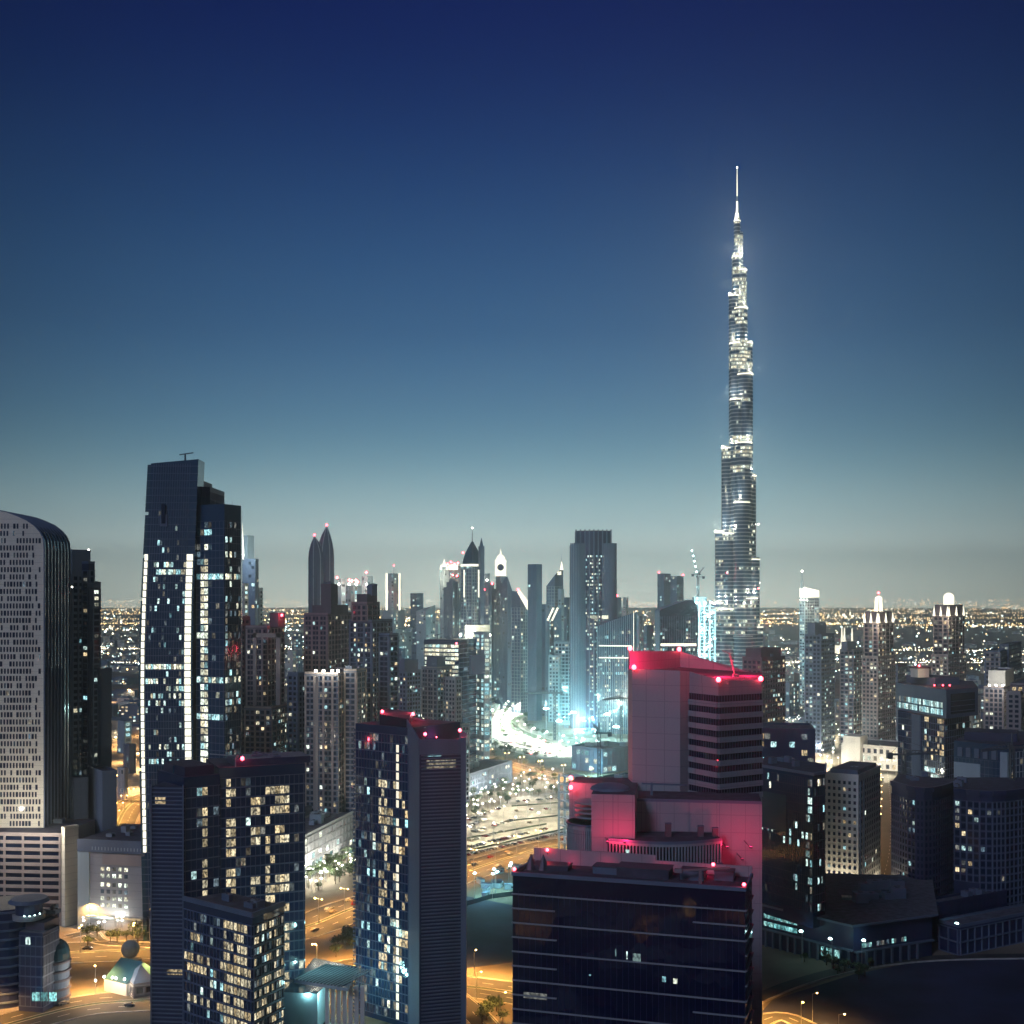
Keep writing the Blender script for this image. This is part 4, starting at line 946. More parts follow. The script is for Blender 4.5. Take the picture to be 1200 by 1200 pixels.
for k in range(8):
    pr = {0: 1.4, 1: .8, 2: .12, 6: .3}.get(k, .02)
    B.facade(pts[k], pts[k+1], 22 if k < 2 else 4, zt-4, 'res', 'slate', fh=3.5, bw=2.7, lit=pr*.32, m=(.1, .1), band=.3, pier=.5, wz=.6, pal=(('warm',4),('cool',3),('dim',3)))
    B.mb('parapet').ebox(pts[k], pts[k+1], 0, hypot(pts[k+1][0]-pts[k][0], pts[k+1][1]-pts[k][1]), zt-1, zt+1.6, -.4, .9, M['navy'], True)
B.units(pts[:2]+pts[8:], zt, 5); B.finish()
B = Building('low_building', 'low unlit frame building at the foot of the dark blocks, lower right', 'building')
P = corner(1100, 1124, 1260, 566, 60); B.block(P, 0, 13, 'navy', 'office', 'slate', fh=6, bw=5, band=.6, pier=.5, d=.8, lit=0); P = corner(1085, 1100, 1180, 588, 60); B.block(P, 0, 18, 'navy', 'office', 'navy', lit=.01); B.units(P, 18, 4); B.finish()

# office with the boxy lit top
B = Building('office_building', 'office block topped by an overhanging framed box with a strip of teal lit windows', 'office block')
P = [(X(1052,842),842), (X(1107,790),790), (X(1136,815),815), (X(1130,860),860), (X(1075,880),880)]; zt = Z(838, 805); B.wall(P, 0, zt, 'glass', 'roofdark')
a_, c_ = P[0], P[1]; L2 = hypot(c_[0]-a_[0], c_[1]-a_[1])
B.facade(a_, c_, 5, zt-1, 'glass', 'slate', band=.3, pier=.2, bw=2.4, lit=.05, fn=lambda i, j, nf, nb, r: ('warm' if i > nf*.62 else 'cool') if j > nb*.57 and r.random() < .42 and (i % 6) else ('dim' if r.random() < .06 else None))
B.mb('concrete_fin').ebox(a_, c_, L2*.34, L2*.52, 0, zt-1, 0, 1.2, M['slate'])
B.facade(P[1], P[2], 5, zt-1, 'glass', 'slate', band=.5, pier=.2, bw=3, lit=.03)
Q = [(X(1050,848),848), (X(1109,782),782), (X(1146,806),806), (X(1140,866),866), (X(1073,890),890)]; z1 = Z(808, 785); B.wall(Q, zt, z1, 'slate', 'roofdark')
L2 = hypot(Q[1][0]-Q[0][0], Q[1][1]-Q[0][1])
for row in range(2):
    for j in range(24):
        if B.rng.random() < .93: B.wins.append((9, Q[0], Q[1], 2+j*(L2-6)/24, 2+(j+.86)*(L2-6)/24, zt+1.6+row*4.6, zt+5.2+row*4.6, 'cool' if row == 0 or j > 4 else 'dim', atan2(Q[1][1]-Q[0][1], Q[1][0]-Q[0][0]), (0,-1)))
L2 = hypot(Q[2][0]-Q[1][0], Q[2][1]-Q[1][1]); B.mb('dark_glazing').ebox(Q[1], Q[2], 5, L2-4, zt+2.5, z1-3, 0.05, 0.15, M['glassk']); 
for k in range(3): B.frame.ebox(Q[1], Q[2], 5, L2-4, zt+4+k*3.2, zt+4.3+k*3.2, .15, .3, M['slate'])
B.wall(front(1062, 850, 1096, 822, 20), z1, z1+5, 'slate', 'roofdark')
q = MB(); q.obox(X(1078,830), 830, z1+5, z1+11, 4.4, 4, .3, M['white']); q.obox(X(1078,830), 830, z1+11, z1+12, 5, 4.6, .3, M['brown']); B.parts.append(('roof_cabin', q, None))
B.parts.append(('L', (X(1080,818), 815, z1+8, 1500, (1, .8, .5)), None)); B.beacon(X(1076,826), 824, z1+13, .8, 2500)
for px in (1095, 1105, 1113): B.beacon(X(px,806), 806, z1+1.2, .6)
B.units(Q, z1, 7); B.finish()
B = Building('office_building', 'blue office block with a white framed bay of nine lit windows, right side', 'office block')
P = [(X(1118,748),748), (X(1182,722),722), (X(1260,760),760), (X(1260,800),800), (X(1140,800),800)]; zt = Z(872, 730); B.wall(P, 0, zt, 'glassb', 'roofdark')
B.facade(P[0], P[1], 5, zt-10, 'glass', 'slate', lit=.10, bw=2.4, pal=(('dim',5),('cool',1))); B.facade(P[1], P[2], 5, zt-4, 'office', 'pale', lit=.03, bw=3.4, band=.5, pier=.7)
L2 = hypot(P[1][0]-P[0][0], P[1][1]-P[0][1]); yb = Z(925, 735); q = MB(); q.ebox(P[0], P[1], .5, L2*.5, yb, yb+15, 0, 1.2, M['pale']); B.parts.append(('framed_bay', q, None))
for r_ in range(3):
    for j in range(5): B.wins.append((20, P[0], P[1], 1.6+j*(L2*.5-1.6)/5, 1.6+(j+.7)*(L2*.5-1.6)/5, yb+1.2+r_*4.6, yb+4.2+r_*4.6, 'cool' if r_ == 0 else 'dim', 0, (0,-1)))
for w_ in B.wins[-15:]: pass
B.wins = [w_ if not (w_[0] == 20) else (w_[0], (w_[1][0]+0.5, w_[1][1]-1.25), (w_[2][0]+0.5, w_[2][1]-1.25), *w_[3:8], atan2(P[1][1]-P[0][1], P[1][0]-P[0][0]), (0,-1)) for w_ in B.wins]
for j in range(5): q = MB(); q.ebox(P[0], P[1], 3+j*5.4, 6+j*5.4, zt-9, zt-3.5, 0, 1.4, M['slate']); B.parts.append(('loggia', q, None))
B.mb('corner_tower').ebox(P[0], P[1], L2-4.5, L2, 5, zt-4, 0, 1.5, M['pale']); B.wall(front(1130, 752, 1192, 740, 24), zt, zt+5, 'navy', 'roofdark'); B.finish()

# residential towers on the right
simple('residential_tower', 'dark grey stepped apartment tower left of the two crowned towers', 'skyscraper',
 [(corner(943, 962, 978, 1300, 38), 0, Z(744,1300), 'slate', 'resfar', 'slate', dict(lit=.22)), (corner(946, 955, 968, 1294, 38), Z(744,1300), Z(731,1300), 'slate', None, None)], units=3)
simple('residential_tower', 'narrow apartment tower standing just left of the beige crowned tower', 'skyscraper',
 [(corner(984, 1000, 1014, 1330, 38), 0, Z(762,1330), 'slate', 'resfar', 'beige', dict(lit=.34)), (corner(986, 993, 1003, 1322, 38), Z(762,1330), Z(753,1330), 'slate', None, None)], units=2)
def crowned(label, pl, pr, D, ymid, ytop, lantern, red):
    B = Building('residential_tower', label, 'skyscraper')
    w_ = pr-pl; P = corner(pl, pl+w_*.48, pr, D, 42); B.block(P, 0, Z(ymid,D), 'beige', 'res', 'beige', lit=.22, fh=4, bw=4.2, pier=1.5, band=1.2)
    P2 = corner(pl+2, pl+w_*.48, pr-2, D+4, 42); z1 = Z(ytop+14, D)
    B.block(P2, Z(ymid,D), z1, 'brown', 'res', 'beige', lit=.26, fh=4, bw=4.6, pier=1.2, band=.4, pe=2)
    P3 = corner(pl+4, pl+w_*.48, pr-4, D+7, 42); z2 = Z(ytop+2, D); B.block(P3, z1, z2, 'brown', None)
    for i in range(3):
        for t in ((0.05, .5, .95) if i < 2 else (0,)):
            a_, c_ = (P2[0], P2[1]) if i == 0 else (P2[1], P2[2])
            x, y = a_[0]+(c_[0]-a_[0])*t, a_[1]+(c_[1]-a_[1])*t
            q = MB(); q.cyl(x, y-.5, z1, z1+10, 1.5, .2, M['cream_glow'], 6); B.parts.append(('lit_pinnacle', q, None)) if i < 2 else None
    cx, cy_ = (P3[1][0]+P3[3][0])/2, (P3[1][1]+P3[3][1])/2
    if lantern:
        q = MB(); q.cyl(cx, cy_, z2, z2+9, 5.6, 5.6, M['cream_glow'], 12); q.dome(cx, cy_, z2+9, 5.6, 5, M['cream_glow'], 12, 4); B.parts.append(('dome_lantern', q, None))
    else:
        q = MB()
        for a in range(8): q.bar((cx+4*cos(a*pi/4), cy_+4*sin(a*pi/4), z2), (cx+3*cos(a*pi/4), cy_+3*sin(a*pi/4), z2+15), .6, M['cream_glow'])
        q.cyl(cx, cy_, z2+15, z2+17, 4, 1, M['cream_glow'], 8); B.parts.append(('open_lantern', q, None)); B.beacon(cx, cy_, z2+20, 1.4)
    B.parts.append(('L', (P2[1][0], P2[1][1]-9, z1-3, 9000, (1, .85, .6)), None)); B.finish()
crowned('beige tower with flared pinnacles and an open lantern under a red lamp', 1010, 1049, 1230, 770, 716, False, True)
crowned('beige tower with flared pinnacles and a white domed lantern', 1091.5, 1132, 1290, 768, 708, True, False)
simple('apartment_building', 'low dark apartment block right behind the beige crowned tower', 'apartment block', [(corner(1046, 1052, 1063, 1400, 30), 0, Z(780,1400), 'slate', 'resfar', 'slate', dict(lit=.12))])
simple('residential_tower', 'apartment tower with a taller rear slab near the right edge', 'skyscraper',
 [(corner(1154, 1172, 1186, 1180, 30), 0, Z(764,1180), 'beige', 'resfar', 'slate', dict(lit=.12)), (corner(1172, 1182, 1197, 1215, 30), 0, Z(756,1215), 'slate', 'resfar', 'slate', dict(lit=.2))], units=2)
B = simple('residential_tower', 'apartment tower with a floodlit flat crown at the right edge', 'skyscraper',
 [(corner(1153, 1176, 1188, 960, 30), 0, Z(806,960), 'slate', 'res', 'beige', dict(lit=.08)), (corner(1158, 1178, 1188, 966, 30), Z(806,960), Z(788,960), 'white', None, None)], fin=False)
for px in (1158, 1166, 1174, 1184): B.beacon(X(px,950), 948, Z(803,950), .9, 2600, 'lamp_w', (1, .95, .8), 'floodlight')
B.mast(X(1170,955), 962, Z(788,960), 12); B.finish()
simple('residential_tower', 'stone apartment tower with warm lit top floor cut by the right edge', 'skyscraper',
 [(corner(1180, 1196, 1230, 900, 30), 0, Z(812,900), 'beige', 'res', 'beige', dict(lit=.12)), (corner(1184, 1200, 1230, 906, 30), Z(812,900), Z(803,900), 'brown', 'res', 'beige', dict(lit=.9, pal=(('warm', 1),)))])
B = simple('residential_tower', 'brown apartment tower with red glow peeping out behind the plum tower', 'skyscraper',
 [(corner(870, 893, 920, 905, 42), 0, Z(772,905), 'brown', 'res', 'brown', dict(lit=.13, pal=(('warm',4),('cool',2),('white_l',2)))), (corner(874, 892, 915, 912, 42), Z(772,905), Z(762,905), 'brown', None, None)], units=4)
B = Building('hotel', 'low white floodlit building with a colonnade at the foot of the crowned towers', 'hotel')
P = front(986, 1200, 1052, 1165, 50); B.block(P, 0, 22, 'white', 'res', 'white', fh=7, bw=6, wx=.5, wz=.6, pier=2, band=2, lit=.7, pal=(('warm',2),('white_l',2)))
P2 = front(988, 1190, 1008, 1180, 20); B.wall(P2, 0, 31, 'white', 'white')
for k in range(8): B.parts.append(('L', (X(990+8*k, 1155), 1152-k*3, 5, 5000, (1, .88, .62)), None))
B.finish()
B = Building('water_garden', 'row of bright cascades and white walls before the floodlit hotel', 'fountain')
q = B.wall(front(984, 1118, 1030, 1096, 12), 0, 3.0, 'white', 'white')
for k in range(5):
    c = MB(); c.obox(X(987+10*k,1110-5*k), 1106-5*k, 0, 9, 1.6, 1.6, 0, M['cream_glow']); B.parts.append(('lit_pillar', c, None))
for k in range(5): B.parts.append(('L', (X(990+9*k, 1130), 1130-5*k, 6, 8000, (1, .92, .7)), None))
B.finish()
# tall sail-topped tower
B = Building('skyscraper', 'slim pale tower with a curved floodlit cap, right of the spire tower', 'skyscraper')
P = corner(937, 943, 960, 1760, 62); zt = Z(700,1760); B.block(P, 0, zt, 'pale', 'resfar', 'pale', lit=.3, parapet=False)
P2 = [(x, y) for x, y in P]; B.mb('cap').prism(P2, zt, 0, M['cream_glow'], M['cream_glow'], zt=[Z(689,1760), Z(688,1760), Z(692,1760), Z(692,1760)])
q = MB(); q.cyl(X(941,1760), 1765, Z(690,1760), Z(680,1760), 2.6, 1.2, M['pale'], 8); B.parts.append(('fin', q, None)); B.mast(X(940,1770), 1770, Z(681,1770), 14, .5, beacon=(1.6, 0, 'lamp_w'))
for px in (938, 941, 945): B.beacon(X(px,1745), 1742, Z(703,1745), 1.2, 0, 'lamp_w', name='floodlight')
B.parts.append(('L', (X(945,1740), 1725, Z(708,1740), 60000, (1, .92, .7)), None)); B.finish()

# ------------------------------------------------------------------ the spire tower
B = Building('spire_tower', 'very tall stepped tower of bundled tubes rising to a needle spire', 'skyscraper')
DB = 1898.0; cx, cy_ = X(863.8, DB), DB; B.loc = (cx, cy_, 0.0); B.D = DB; B.root = empty(B.name, B.loc); tag(B.root, B.label, B.cat)
def bz(y): return Z(y, DB)
S = DB/F
wl = B.mb('wall'); win = B.mb('window_lights')
# (dx px of tube centre, dy metres, radius px, top row, bottom row)
tubes = [(0, 0, 3.4, 258, 520), (0.2, 4, 5.5, 300, 830), (5.0, 2, 2.0, 273, 330), (-1.0, -4, 5.0, 301, 830),
 (5.0, -6, 5.2, 317, 830), (-5.2, -8, 5.4, 347, 830), (2.5, -14, 7.5, 363, 830), (9.6, -10, 6.8, 403, 830), (-4.0, -16, 6.6, 404, 830),
 (6.0, -22, 9.0, 441, 830), (-3.0, -22, 8.0, 470, 830), (-13.2, -10, 6.4, 525, 830), (3.0, -30, 9.5, 521, 830),
 (11.8, -16, 7.8, 558, 830), (0.0, -38, 9.0, 590, 830), (-20.4, -14, 7.2, 623, 830), (-12, -20, 8, 625, 830), (13.5, -22, 9.4, 655, 830), (8, -36, 10, 700, 830), (-26.0, -18, 7.6, 705, 830), (-16, -28, 9, 712, 830), (16.0, -26, 10.0, 733, 830), (0, -48, 11, 745, 830)]
def brig(y):      # stretches where extra glowing windows imitate floodlight on the shaft
    for a, b_, v in ((259, 262, 1), (276, 300, .62), (301, 306, 1), (317, 320, 1), (330, 362, .7), (366, 388, .62), (390, 402, .25), (404, 412, .45), (412, 438, .85), (476, 480, .6), (516, 524, .95), (527, 536, .9), (537, 560, .45), (623, 634, .55), (634, 656, .28), (705, 718, .5), (730, 736, .9)):
        if a <= y <= b_: return v
    return .10 if y < 520 else .08
FH = 5.7
for dx, dy, rp_, yt, yb in tubes:
    x, y, r_ = cx+dx*S, cy_+dy, rp_*S; z1 = bz(yt); z0 = max(0, bz(yb)); wl.cyl(x, y, z0, z1, r_, r_, M['glassb'], 20)
    B.frame_cyl(x, y, r_+.25, z1, z1+1.6, M['steel'], 20)
    z = math.ceil(z0/FH)*FH
    while z < z1-1:
        B.frame.cyl(x, y, z, z+1.5, r_+.7, r_+.7, M['steel'], 16, cap=True)
        yy = HY+(CAMH-z)/S; bv = brig(yy); n = 12
        on = B.rng.random() < bv; j0 = B.rng.randrange(0, 5); j1 = j0+B.rng.randrange(5, 13)
        for j in range(n):
            u = B.rng.random(); k = None
            if on and j0 <= j < j1: k = 'white_l' if yy < 600 or u < .6 else 'dim'
            elif u < .05: k = 'dim' if u < .03 else 'white_l'
            if k:
                b0 = pi+pi*j/n; b1 = pi+pi*(j+.9)/n; rr = r_+.35
                win.face([(x+rr*cos(b0), y+rr*sin(b0), z+1.7), (x+rr*cos(b1), y+rr*sin(b1), z+1.7), (x+rr*cos(b1), y+rr*sin(b1), z+FH-.3), (x+rr*cos(b0), y+rr*sin(b0), z+FH-.3)], M[k])
        z += FH
    if yt < 740 and yt not in (273,):
        q = MB(); q.cyl(x, y-.3, z1-2.6, z1-.6, r_+.8, r_+.8, M['cream_glow'], 20, cap=False); B.parts.append(('light_ring', q, None))
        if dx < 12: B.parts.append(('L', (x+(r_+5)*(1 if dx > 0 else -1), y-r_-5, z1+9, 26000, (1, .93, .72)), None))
for y0, y1, r0, r1, mt in ((262, 250, 3.6, 1.8, 'cream_glow'), (250, 236, 1.2, 1.0, 'cream_glow'), (236, 230, .8, .7, 'steel'), (230, 212, .75, .6, 'cream_glow'), (212, 197, .55, .3, 'cream_glow')):
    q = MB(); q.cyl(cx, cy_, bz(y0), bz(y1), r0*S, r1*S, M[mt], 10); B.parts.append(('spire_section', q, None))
B.beacon(cx, cy_, bz(197)+1, 1.2, 0, 'lamp_w', name='tip_light')
for dx, yt in ((-11, 347), (17, 558), (21, 655), (24, 733), (22.5, 615), (23.5, 683), (-19.5, 525), (-27.5, 623)): B.beacon(cx+dx*S, cy_-16, bz(yt), 1.5, 0, 'lamp_w', name='ledge_light')
for dx, yt in ((18, 690), (-18, 672), (-4, 706)): B.beacon(cx+dx*S, cy_-45, bz(yt), 1.2)
B.finish()

# ------------------------------------------------------------------ construction by the spire tower, dark curved-roof block
B = Building('tower_under_construction', 'unfinished tower frame ablaze with work lights, just left of the spire tower', 'construction')
P = front(801, 1700, 838, 1690, 34)
z = 0; zt = Z(704, 1695); B.loc = (X(820,1700), 1700.0, 0.0); B.D = 1700; B.root = empty(B.name, B.loc); tag(B.root, B.label, B.cat)
cols_ = MB(); slabs_ = MB()
for k in range(7):
    for d in (0, 16, 32):
        a_ = (P[0][0]+(P[1][0]-P[0][0])*k/6, P[0][1]+(P[1][1]-P[0][1])*k/6+d); cols_.obox(a_[0], a_[1], 0, zt-12*(k in (0, 6)), .9, .9, 0, M['pale'])
while z < zt-8:
    slabs_.prism([(x, y) for x, y in P], z, z+.8, M['pale'], M['pale']); z += 4.6
B.parts += [('column', cols_, None), ('floor_slab', slabs_, None)]
q = MB(); q.obox(X(820,1710), 1712, 0, zt+5, 9, 8, 0, M['pale']); B.parts.append(('lift_core', q, None))
for k in range(46):
    x = P[0][0]+(P[1][0]-P[0][0])*B.rng.random(); zz = zt*(1-B.rng.random()**1.8*.8)-2; B.beacon(x, 1689, zz, B.rng.uniform(.8, 1.7), 0, B.rng.choice(('lamp_c', 'lamp_c', 'lamp_w')), name='work_light')
for zz in (zt-6, zt-40, zt-80, 40): B.parts.append(('L', (X(820,1680), 1672, zz, 90000, (.55, 1, 1)), None))
B.finish()
def luffing(name, label, x, y, z0, zc, jx, jz, mat='yellow', lights=0, r=.5):
    root = empty(name, (x, y, z0)); tag(root, label, 'crane')
    q = MB()
    for sx in (-1, 1):
        for sy in (-1, 1): q.bar((x+sx, y+sy, z0), (x+sx, y+sy, zc), r*.45, M[mat])
    zz = z0
    while zz < zc-4: q.bar((x-1, y-1, zz), (x+1, y-1, zz+4), r*.3, M[mat]); q.bar((x+1, y+1, zz), (x-1, y+1, zz+4), r*.3, M[mat]); q.bar((x-1, y-1, zz), (x-1, y+1, zz+4), r*.3, M[mat]); zz += 4
    q.build('mast', root)
    q = MB(); q.bar((x, y, zc), (jx, y, jz), r, M[mat]); q.bar((x, y, zc+2.6), (jx, y, jz+.4), r*.5, M[mat]); n = 10
    for k in range(n): t = k/n; q.bar((x+(jx-x)*t, y, zc+(jz-zc)*t), (x+(jx-x)*(t+.5/n), y, zc+2.6+(jz-zc-2.2)*(t+.5/n)), r*.3, M[mat])
    q.build('jib', root)
    q = MB(); s = -1 if jx > x else 1; q.bar((x, y, zc), (x+s*9, y, zc), r, M[mat]); q.obox(x+s*8, y, zc-2.5, zc+1, 1.6, 1.2, 0, M['darksteel']); q.build('counterweight', root)
    q = MB(); q.obox(x-s*1.8, y-1.4, zc-.6, zc+1.6, .9, .9, 0, M['darksteel']); q.build('cab', root)
    q = MB(); q.bar((x, y, zc), (x, y, zc+8), r*.6, M[mat]); q.bar((x, y, zc+8), (x+(jx-x)*.8, y, zc+(jz-zc)*.8+2), .12, M['darksteel']); q.bar((x, y, zc+8), (x+s*8, y, zc), .12, M['darksteel']); q.build('tie_mast', root)
    for k in range(lights):
        q = MB(); t = (k+1)/lights; q.ball((x+(jx-x)*t, y-1, zc+(jz-zc)*t), 1.2, M['lamp_c']); q.build('jib_light', root)
luffing('tower_crane', 'luffing crane with a string of lights on its raised boom above the unfinished tower', X(819,1710), 1720, Z(704,1710)-3, Z(676,1710), X(812,1710), Z(645,1710), 'steel', 5, .8)
luffing('tower_crane', 'smaller luffing crane leaning right above the unfinished tower', X(822,1700), 1728, Z(704,1700)-3, Z(673,1700), X(829,1700), Z(664,1700), 'steel', 0, .8)
luffing('tower_crane', 'dark tower crane with a long level jib before the glowing grid tower', X(650,1420), 1420, 0, Z(812,1420), X(614,1420), Z(812.5,1420), 'darksteel', 0, 1.5)
luffing('tower_crane', 'dark crane with a tilted jib standing left of the plum tower', X(702,930), 930, 0, Z(859,930), X(693,930), Z(846,930), 'darksteel', 0, .8)
luffing('tower_crane', 'dark crane over the building site beside the plum tower', X(728,1240), 1240, 0, Z(818,1240), X(706,1240), Z(820,1240), 'darksteel', 0, 1.0)
luffing('tower_crane', 'black crane with a level jib in front of the boxy-topped office', X(1059,700), 700, 0, Z(884,700), X(1100,700), Z(882,700), 'darksteel', 0, .8)
luffing('tower_crane', 'black crane with a level jib near the right edge', X(1186,660), 660, 0, Z(876,660), X(1150,660), Z(880,660), 'darksteel', 0, .8)
# ------------------------------------------------------------------ left middle apartment towers
B = simple('skyscraper', 'slate tower with a floodlit spike right of the light-striped tower', 'skyscraper',
 [(corner(276, 299, 303, 1150, 12), 0, Z(656,1150), 'slate', 'office', 'slate', dict(lit=.06)), (corner(284, 290, 297.5, 1160, 30), Z(656,1150), Z(628,1150), 'pale', None, None),
  (corner(300, 304, 308, 1170, 30), 0, Z(690,1170), 'pale', 'resfar', 'pale', {}), (corner(276, 286, 291, 1120, 20), 0, Z(685,1120), 'white', 'resfar', 'white', dict(lit=.4))], fin=False)
P = corner(279, 282, 286, 1140, 30); B.wall(P, Z(656,1140), Z(652,1140), 'white', 'white'); q = MB(); q.cyl(X(282.5,1140), 1142, Z(652,1140), Z(598,1140), 2.6, .15, M['cream_glow'], 8); B.parts.append(('needle', q, None))
B.parts.append(('L', (X(287,1130), 1126, Z(651,1130), 30000, (.8, 1, 1)), None)); B.finish()

def resgroup(label, D, secs, cat='skyscraper', name='residential_tower', extra=None, nind=None, units=3):
    B = Building(name, label, cat); B.nind = nind
    for s in secs:
        pl, pc, pr, yb, yt, mat, fm = s[:7]; kw = dict(s[7]) if len(s) > 7 else {}; dd = kw.pop('dd', 0); an = kw.pop('an', 38); st = kw.pop('st', 'res')
        if st: kw.setdefault('pe', 2); kw.setdefault('pier', 1.5); kw.setdefault('band', .5)
        P = corner(pl, pc, pr, D+dd, an); B.block(P, 0 if yb is None else Z(yb, D+dd), Z(yt, D+dd), mat, st, fm, **kw)
    if extra: extra(B, D)
    if units: B.units(P, Z(yt, D+dd), units)
    B.finish(); return B
def ex(B, D):
    B.beacon(X(331.5,D), D-4, Z(721,D), 1.0, 3000)
    for px0, px1, yt_, yb_ in ((297, 301, 742, 826), (324, 329, 742, 826), (297, 329, 742, 747)):
        q = MB(); q.obox((X(px0,D-8)+X(px1,D-8))/2, D-9, Z(yb_,D-8), Z(yt_,D-8), (X(px1,D-8)-X(px0,D-8))/2, 1.2, 0, M['beige']); B.parts.append(('projecting_frame', q, None))
resgroup('beige and brown apartment tower with a framed bay and one red roof lamp', 830, [(272, 281, 293, None, 724, 'brown', 'brown', dict(lit=.03)), (288, 313, 333, None, 735, 'brown', 'beige', dict(lit=.08, an=10, bw=3)), (316, 326, 334, 735, 720, 'brown', 'brown', dict(st=None)), (286, 318, 343, None, 830, 'slate', 'beige', dict(lit=.16, dd=-16, an=12))], extra=ex)
resgroup('broad brown apartment tower with a plain box on its roof', 880, [(356, 384, 412, None, 720, 'brown', 'pink', dict(lit=.08, an=14, bw=3, pe=2, pier=1.6)), (366, 388, 408, 720, 711, 'brown', 'brown', dict(st=None, an=14)), (376, 388, 396, 711, 686, 'brown', 'brown', dict(st=None, dd=8, an=14))])
resgroup('dark stepped apartment tower with bright window columns and a stacked crown', 860, [(409, 436, 460, None, 728, 'navy', 'slate', dict(lit=.42, an=20, bw=3)), (444, 456, 467, None, 744, 'navy', 'slate', dict(lit=.2)), (412, 430, 445, 728, 707, 'brown', 'pink', dict(lit=.0, an=20)), (418, 430, 442, 707, 698, 'brown', 'brown', dict(st=None, dd=4)), (430, 436, 442, 698, 687, 'slate', 'slate', dict(st=None, dd=6))])
def ex(B, D):
    for px in (371, 380, 390, 397): B.beacon(X(px,D), D-3, Z(786,D), 1.1, 1500, 'lamp_w', (1, .95, .75), 'roof_lamp')
    q = MB(); q.obox(X(372,D-6), D-8, 0, Z(792,D), .8, .8, 0, M['beige']); B.parts.append(('projecting_frame', q, None))
resgroup('grey-beige apartment slab with four bright roof lamps and small square windows', 790, [(357, 396, 429, None, 790, 'slate', 'beige', dict(lit=.17, an=12, bw=3.0, fh=3.6)), (337, 349, 359, None, 790, 'slate', 'slate', dict(lit=.06, dd=30)), (403, 418, 428, None, 786, 'slate', 'beige', dict(lit=.14, dd=6, an=12))], extra=ex)
resgroup('small grey apartment tower with a stepped roof left of the bright-topped office', 1050, [(458, 476, 493, None, 787, 'slate', 'slate', dict(lit=.18)), (462, 474, 490, 787, 775, 'slate', 'slate', dict(st=None))])
resgroup('grey apartment tower with white window frames in front of the bright-topped office', 990, [(494, 512, 530, None, 783, 'slate', 'grey', dict(lit=.14, bw=3.4)), (500, 512, 522, 783, 772, 'slate', 'slate', dict(st=None)), (518, 534, 541, None, 795, 'grey', 'grey', dict(lit=.2)), (528, 541, 550, None, 850, 'slate', 'grey', dict(lit=.2, dd=-20))])
B = Building('office_tower', 'office tower with bright white upper floors on its left face and a dark right face', 'skyscraper')
P = corner(497, 538, 558, 1180, 22); zt = Z(750, 1180); B.wall(P, 0, zt, 'glass', 'roofdark')
B.facade(P[0], P[1], 3, zt-4, 'office', 'navy', bw=4, wx=.94, wz=.66, lit=.5, fn=lambda i, j, nf, nb, r: 'white_l' if i > nf*.62 and r.random() < .93 else ('cool' if r.random() < .45 else None))
B.facade(P[1], P[2], 3, zt-4, 'office', 'slate', lit=.03, bw=9, band=.8, fh=4.5)
P2 = corner(554, 567, 574, 1215, 60); B.block(P2, 0, Z(742,1215), 'pale', 'office', 'pale', lit=.85, pal=(('white_l',2),('cool',3)), bw=4.5)
q = MB(); q.obox(X(559,1170), 1172, Z(790,1170), Z(768,1170), 6.5, 5, .3, M['slate']); B.parts.append(('projecting_box', q, None)); B.units(P, zt, 5); B.beacon(X(535,1175), 1173, zt-3, 1.2)
q = MB(); q.bar((X(508,1180), 1190, zt+4), (X(518,1180), 1190, zt+6), .5, M['darksteel']); q.bar((X(512,1180), 1190, zt), (X(512,1180), 1190, zt+5), .5, M['darksteel']); B.parts.append(('roof_crane', q, None))
B.finish()
B = Building('tower', 'pale tower with a floodlit cream top glowing above the bright-windowed office', 'skyscraper')
P = corner(538, 556, 576, 1300, 30); B.wall(P, 0, Z(748,1300), 'pale', 'white'); B.wall(corner(545, 556, 574, 1310, 30), Z(748,1300), Z(733,1300), 'white', 'white')
B.facades(P, 3, Z(752,1300), 'office', 'pale', lit=.7, bw=5)
for px in (540, 547, 554, 561, 568, 574): B.beacon(X(px,1288), 1280, Z(744,1288), 1.5, 24000, 'lamp_w', (1, .93, .68), 'floodlight')
B.finish()

# ------------------------------------------------------------------ far skyline
def far(label, D, secs, name='skyscraper', cat='skyscraper', extra=None, nind=None):
    B = Building(name, label, cat); B.nind = nind
    for s in secs:
        pl, pr, yb, yt, mat = s[:5]; kw = dict(s[5]) if len(s) > 5 else {}; dd = kw.pop('dd', 0); t = kw.pop('t', .5); an = kw.pop('an', 40); st = kw.pop('st', 'far'); fm = kw.pop('fm', mat); zt_ = kw.pop('zt', None)
        P = corner(pl, pl+(pr-pl)*t, pr, D+dd, an); z0 = 0 if yb is None else Z(yb, D+dd)
        if zt_:
            zz = [Z(q, D+dd) for q in zt_]; B.wall(P, z0, min(zz), mat, mat, zt=zz)
            if st: B.facades(P, z0, min(zz), st, fm, **kw)
        else: B.block(P, z0, Z(yt, D+dd), mat, st, fm, parapet=kw.pop('parapet', False), **kw)
    if extra: extra(B, D)
    B.finish(); return B
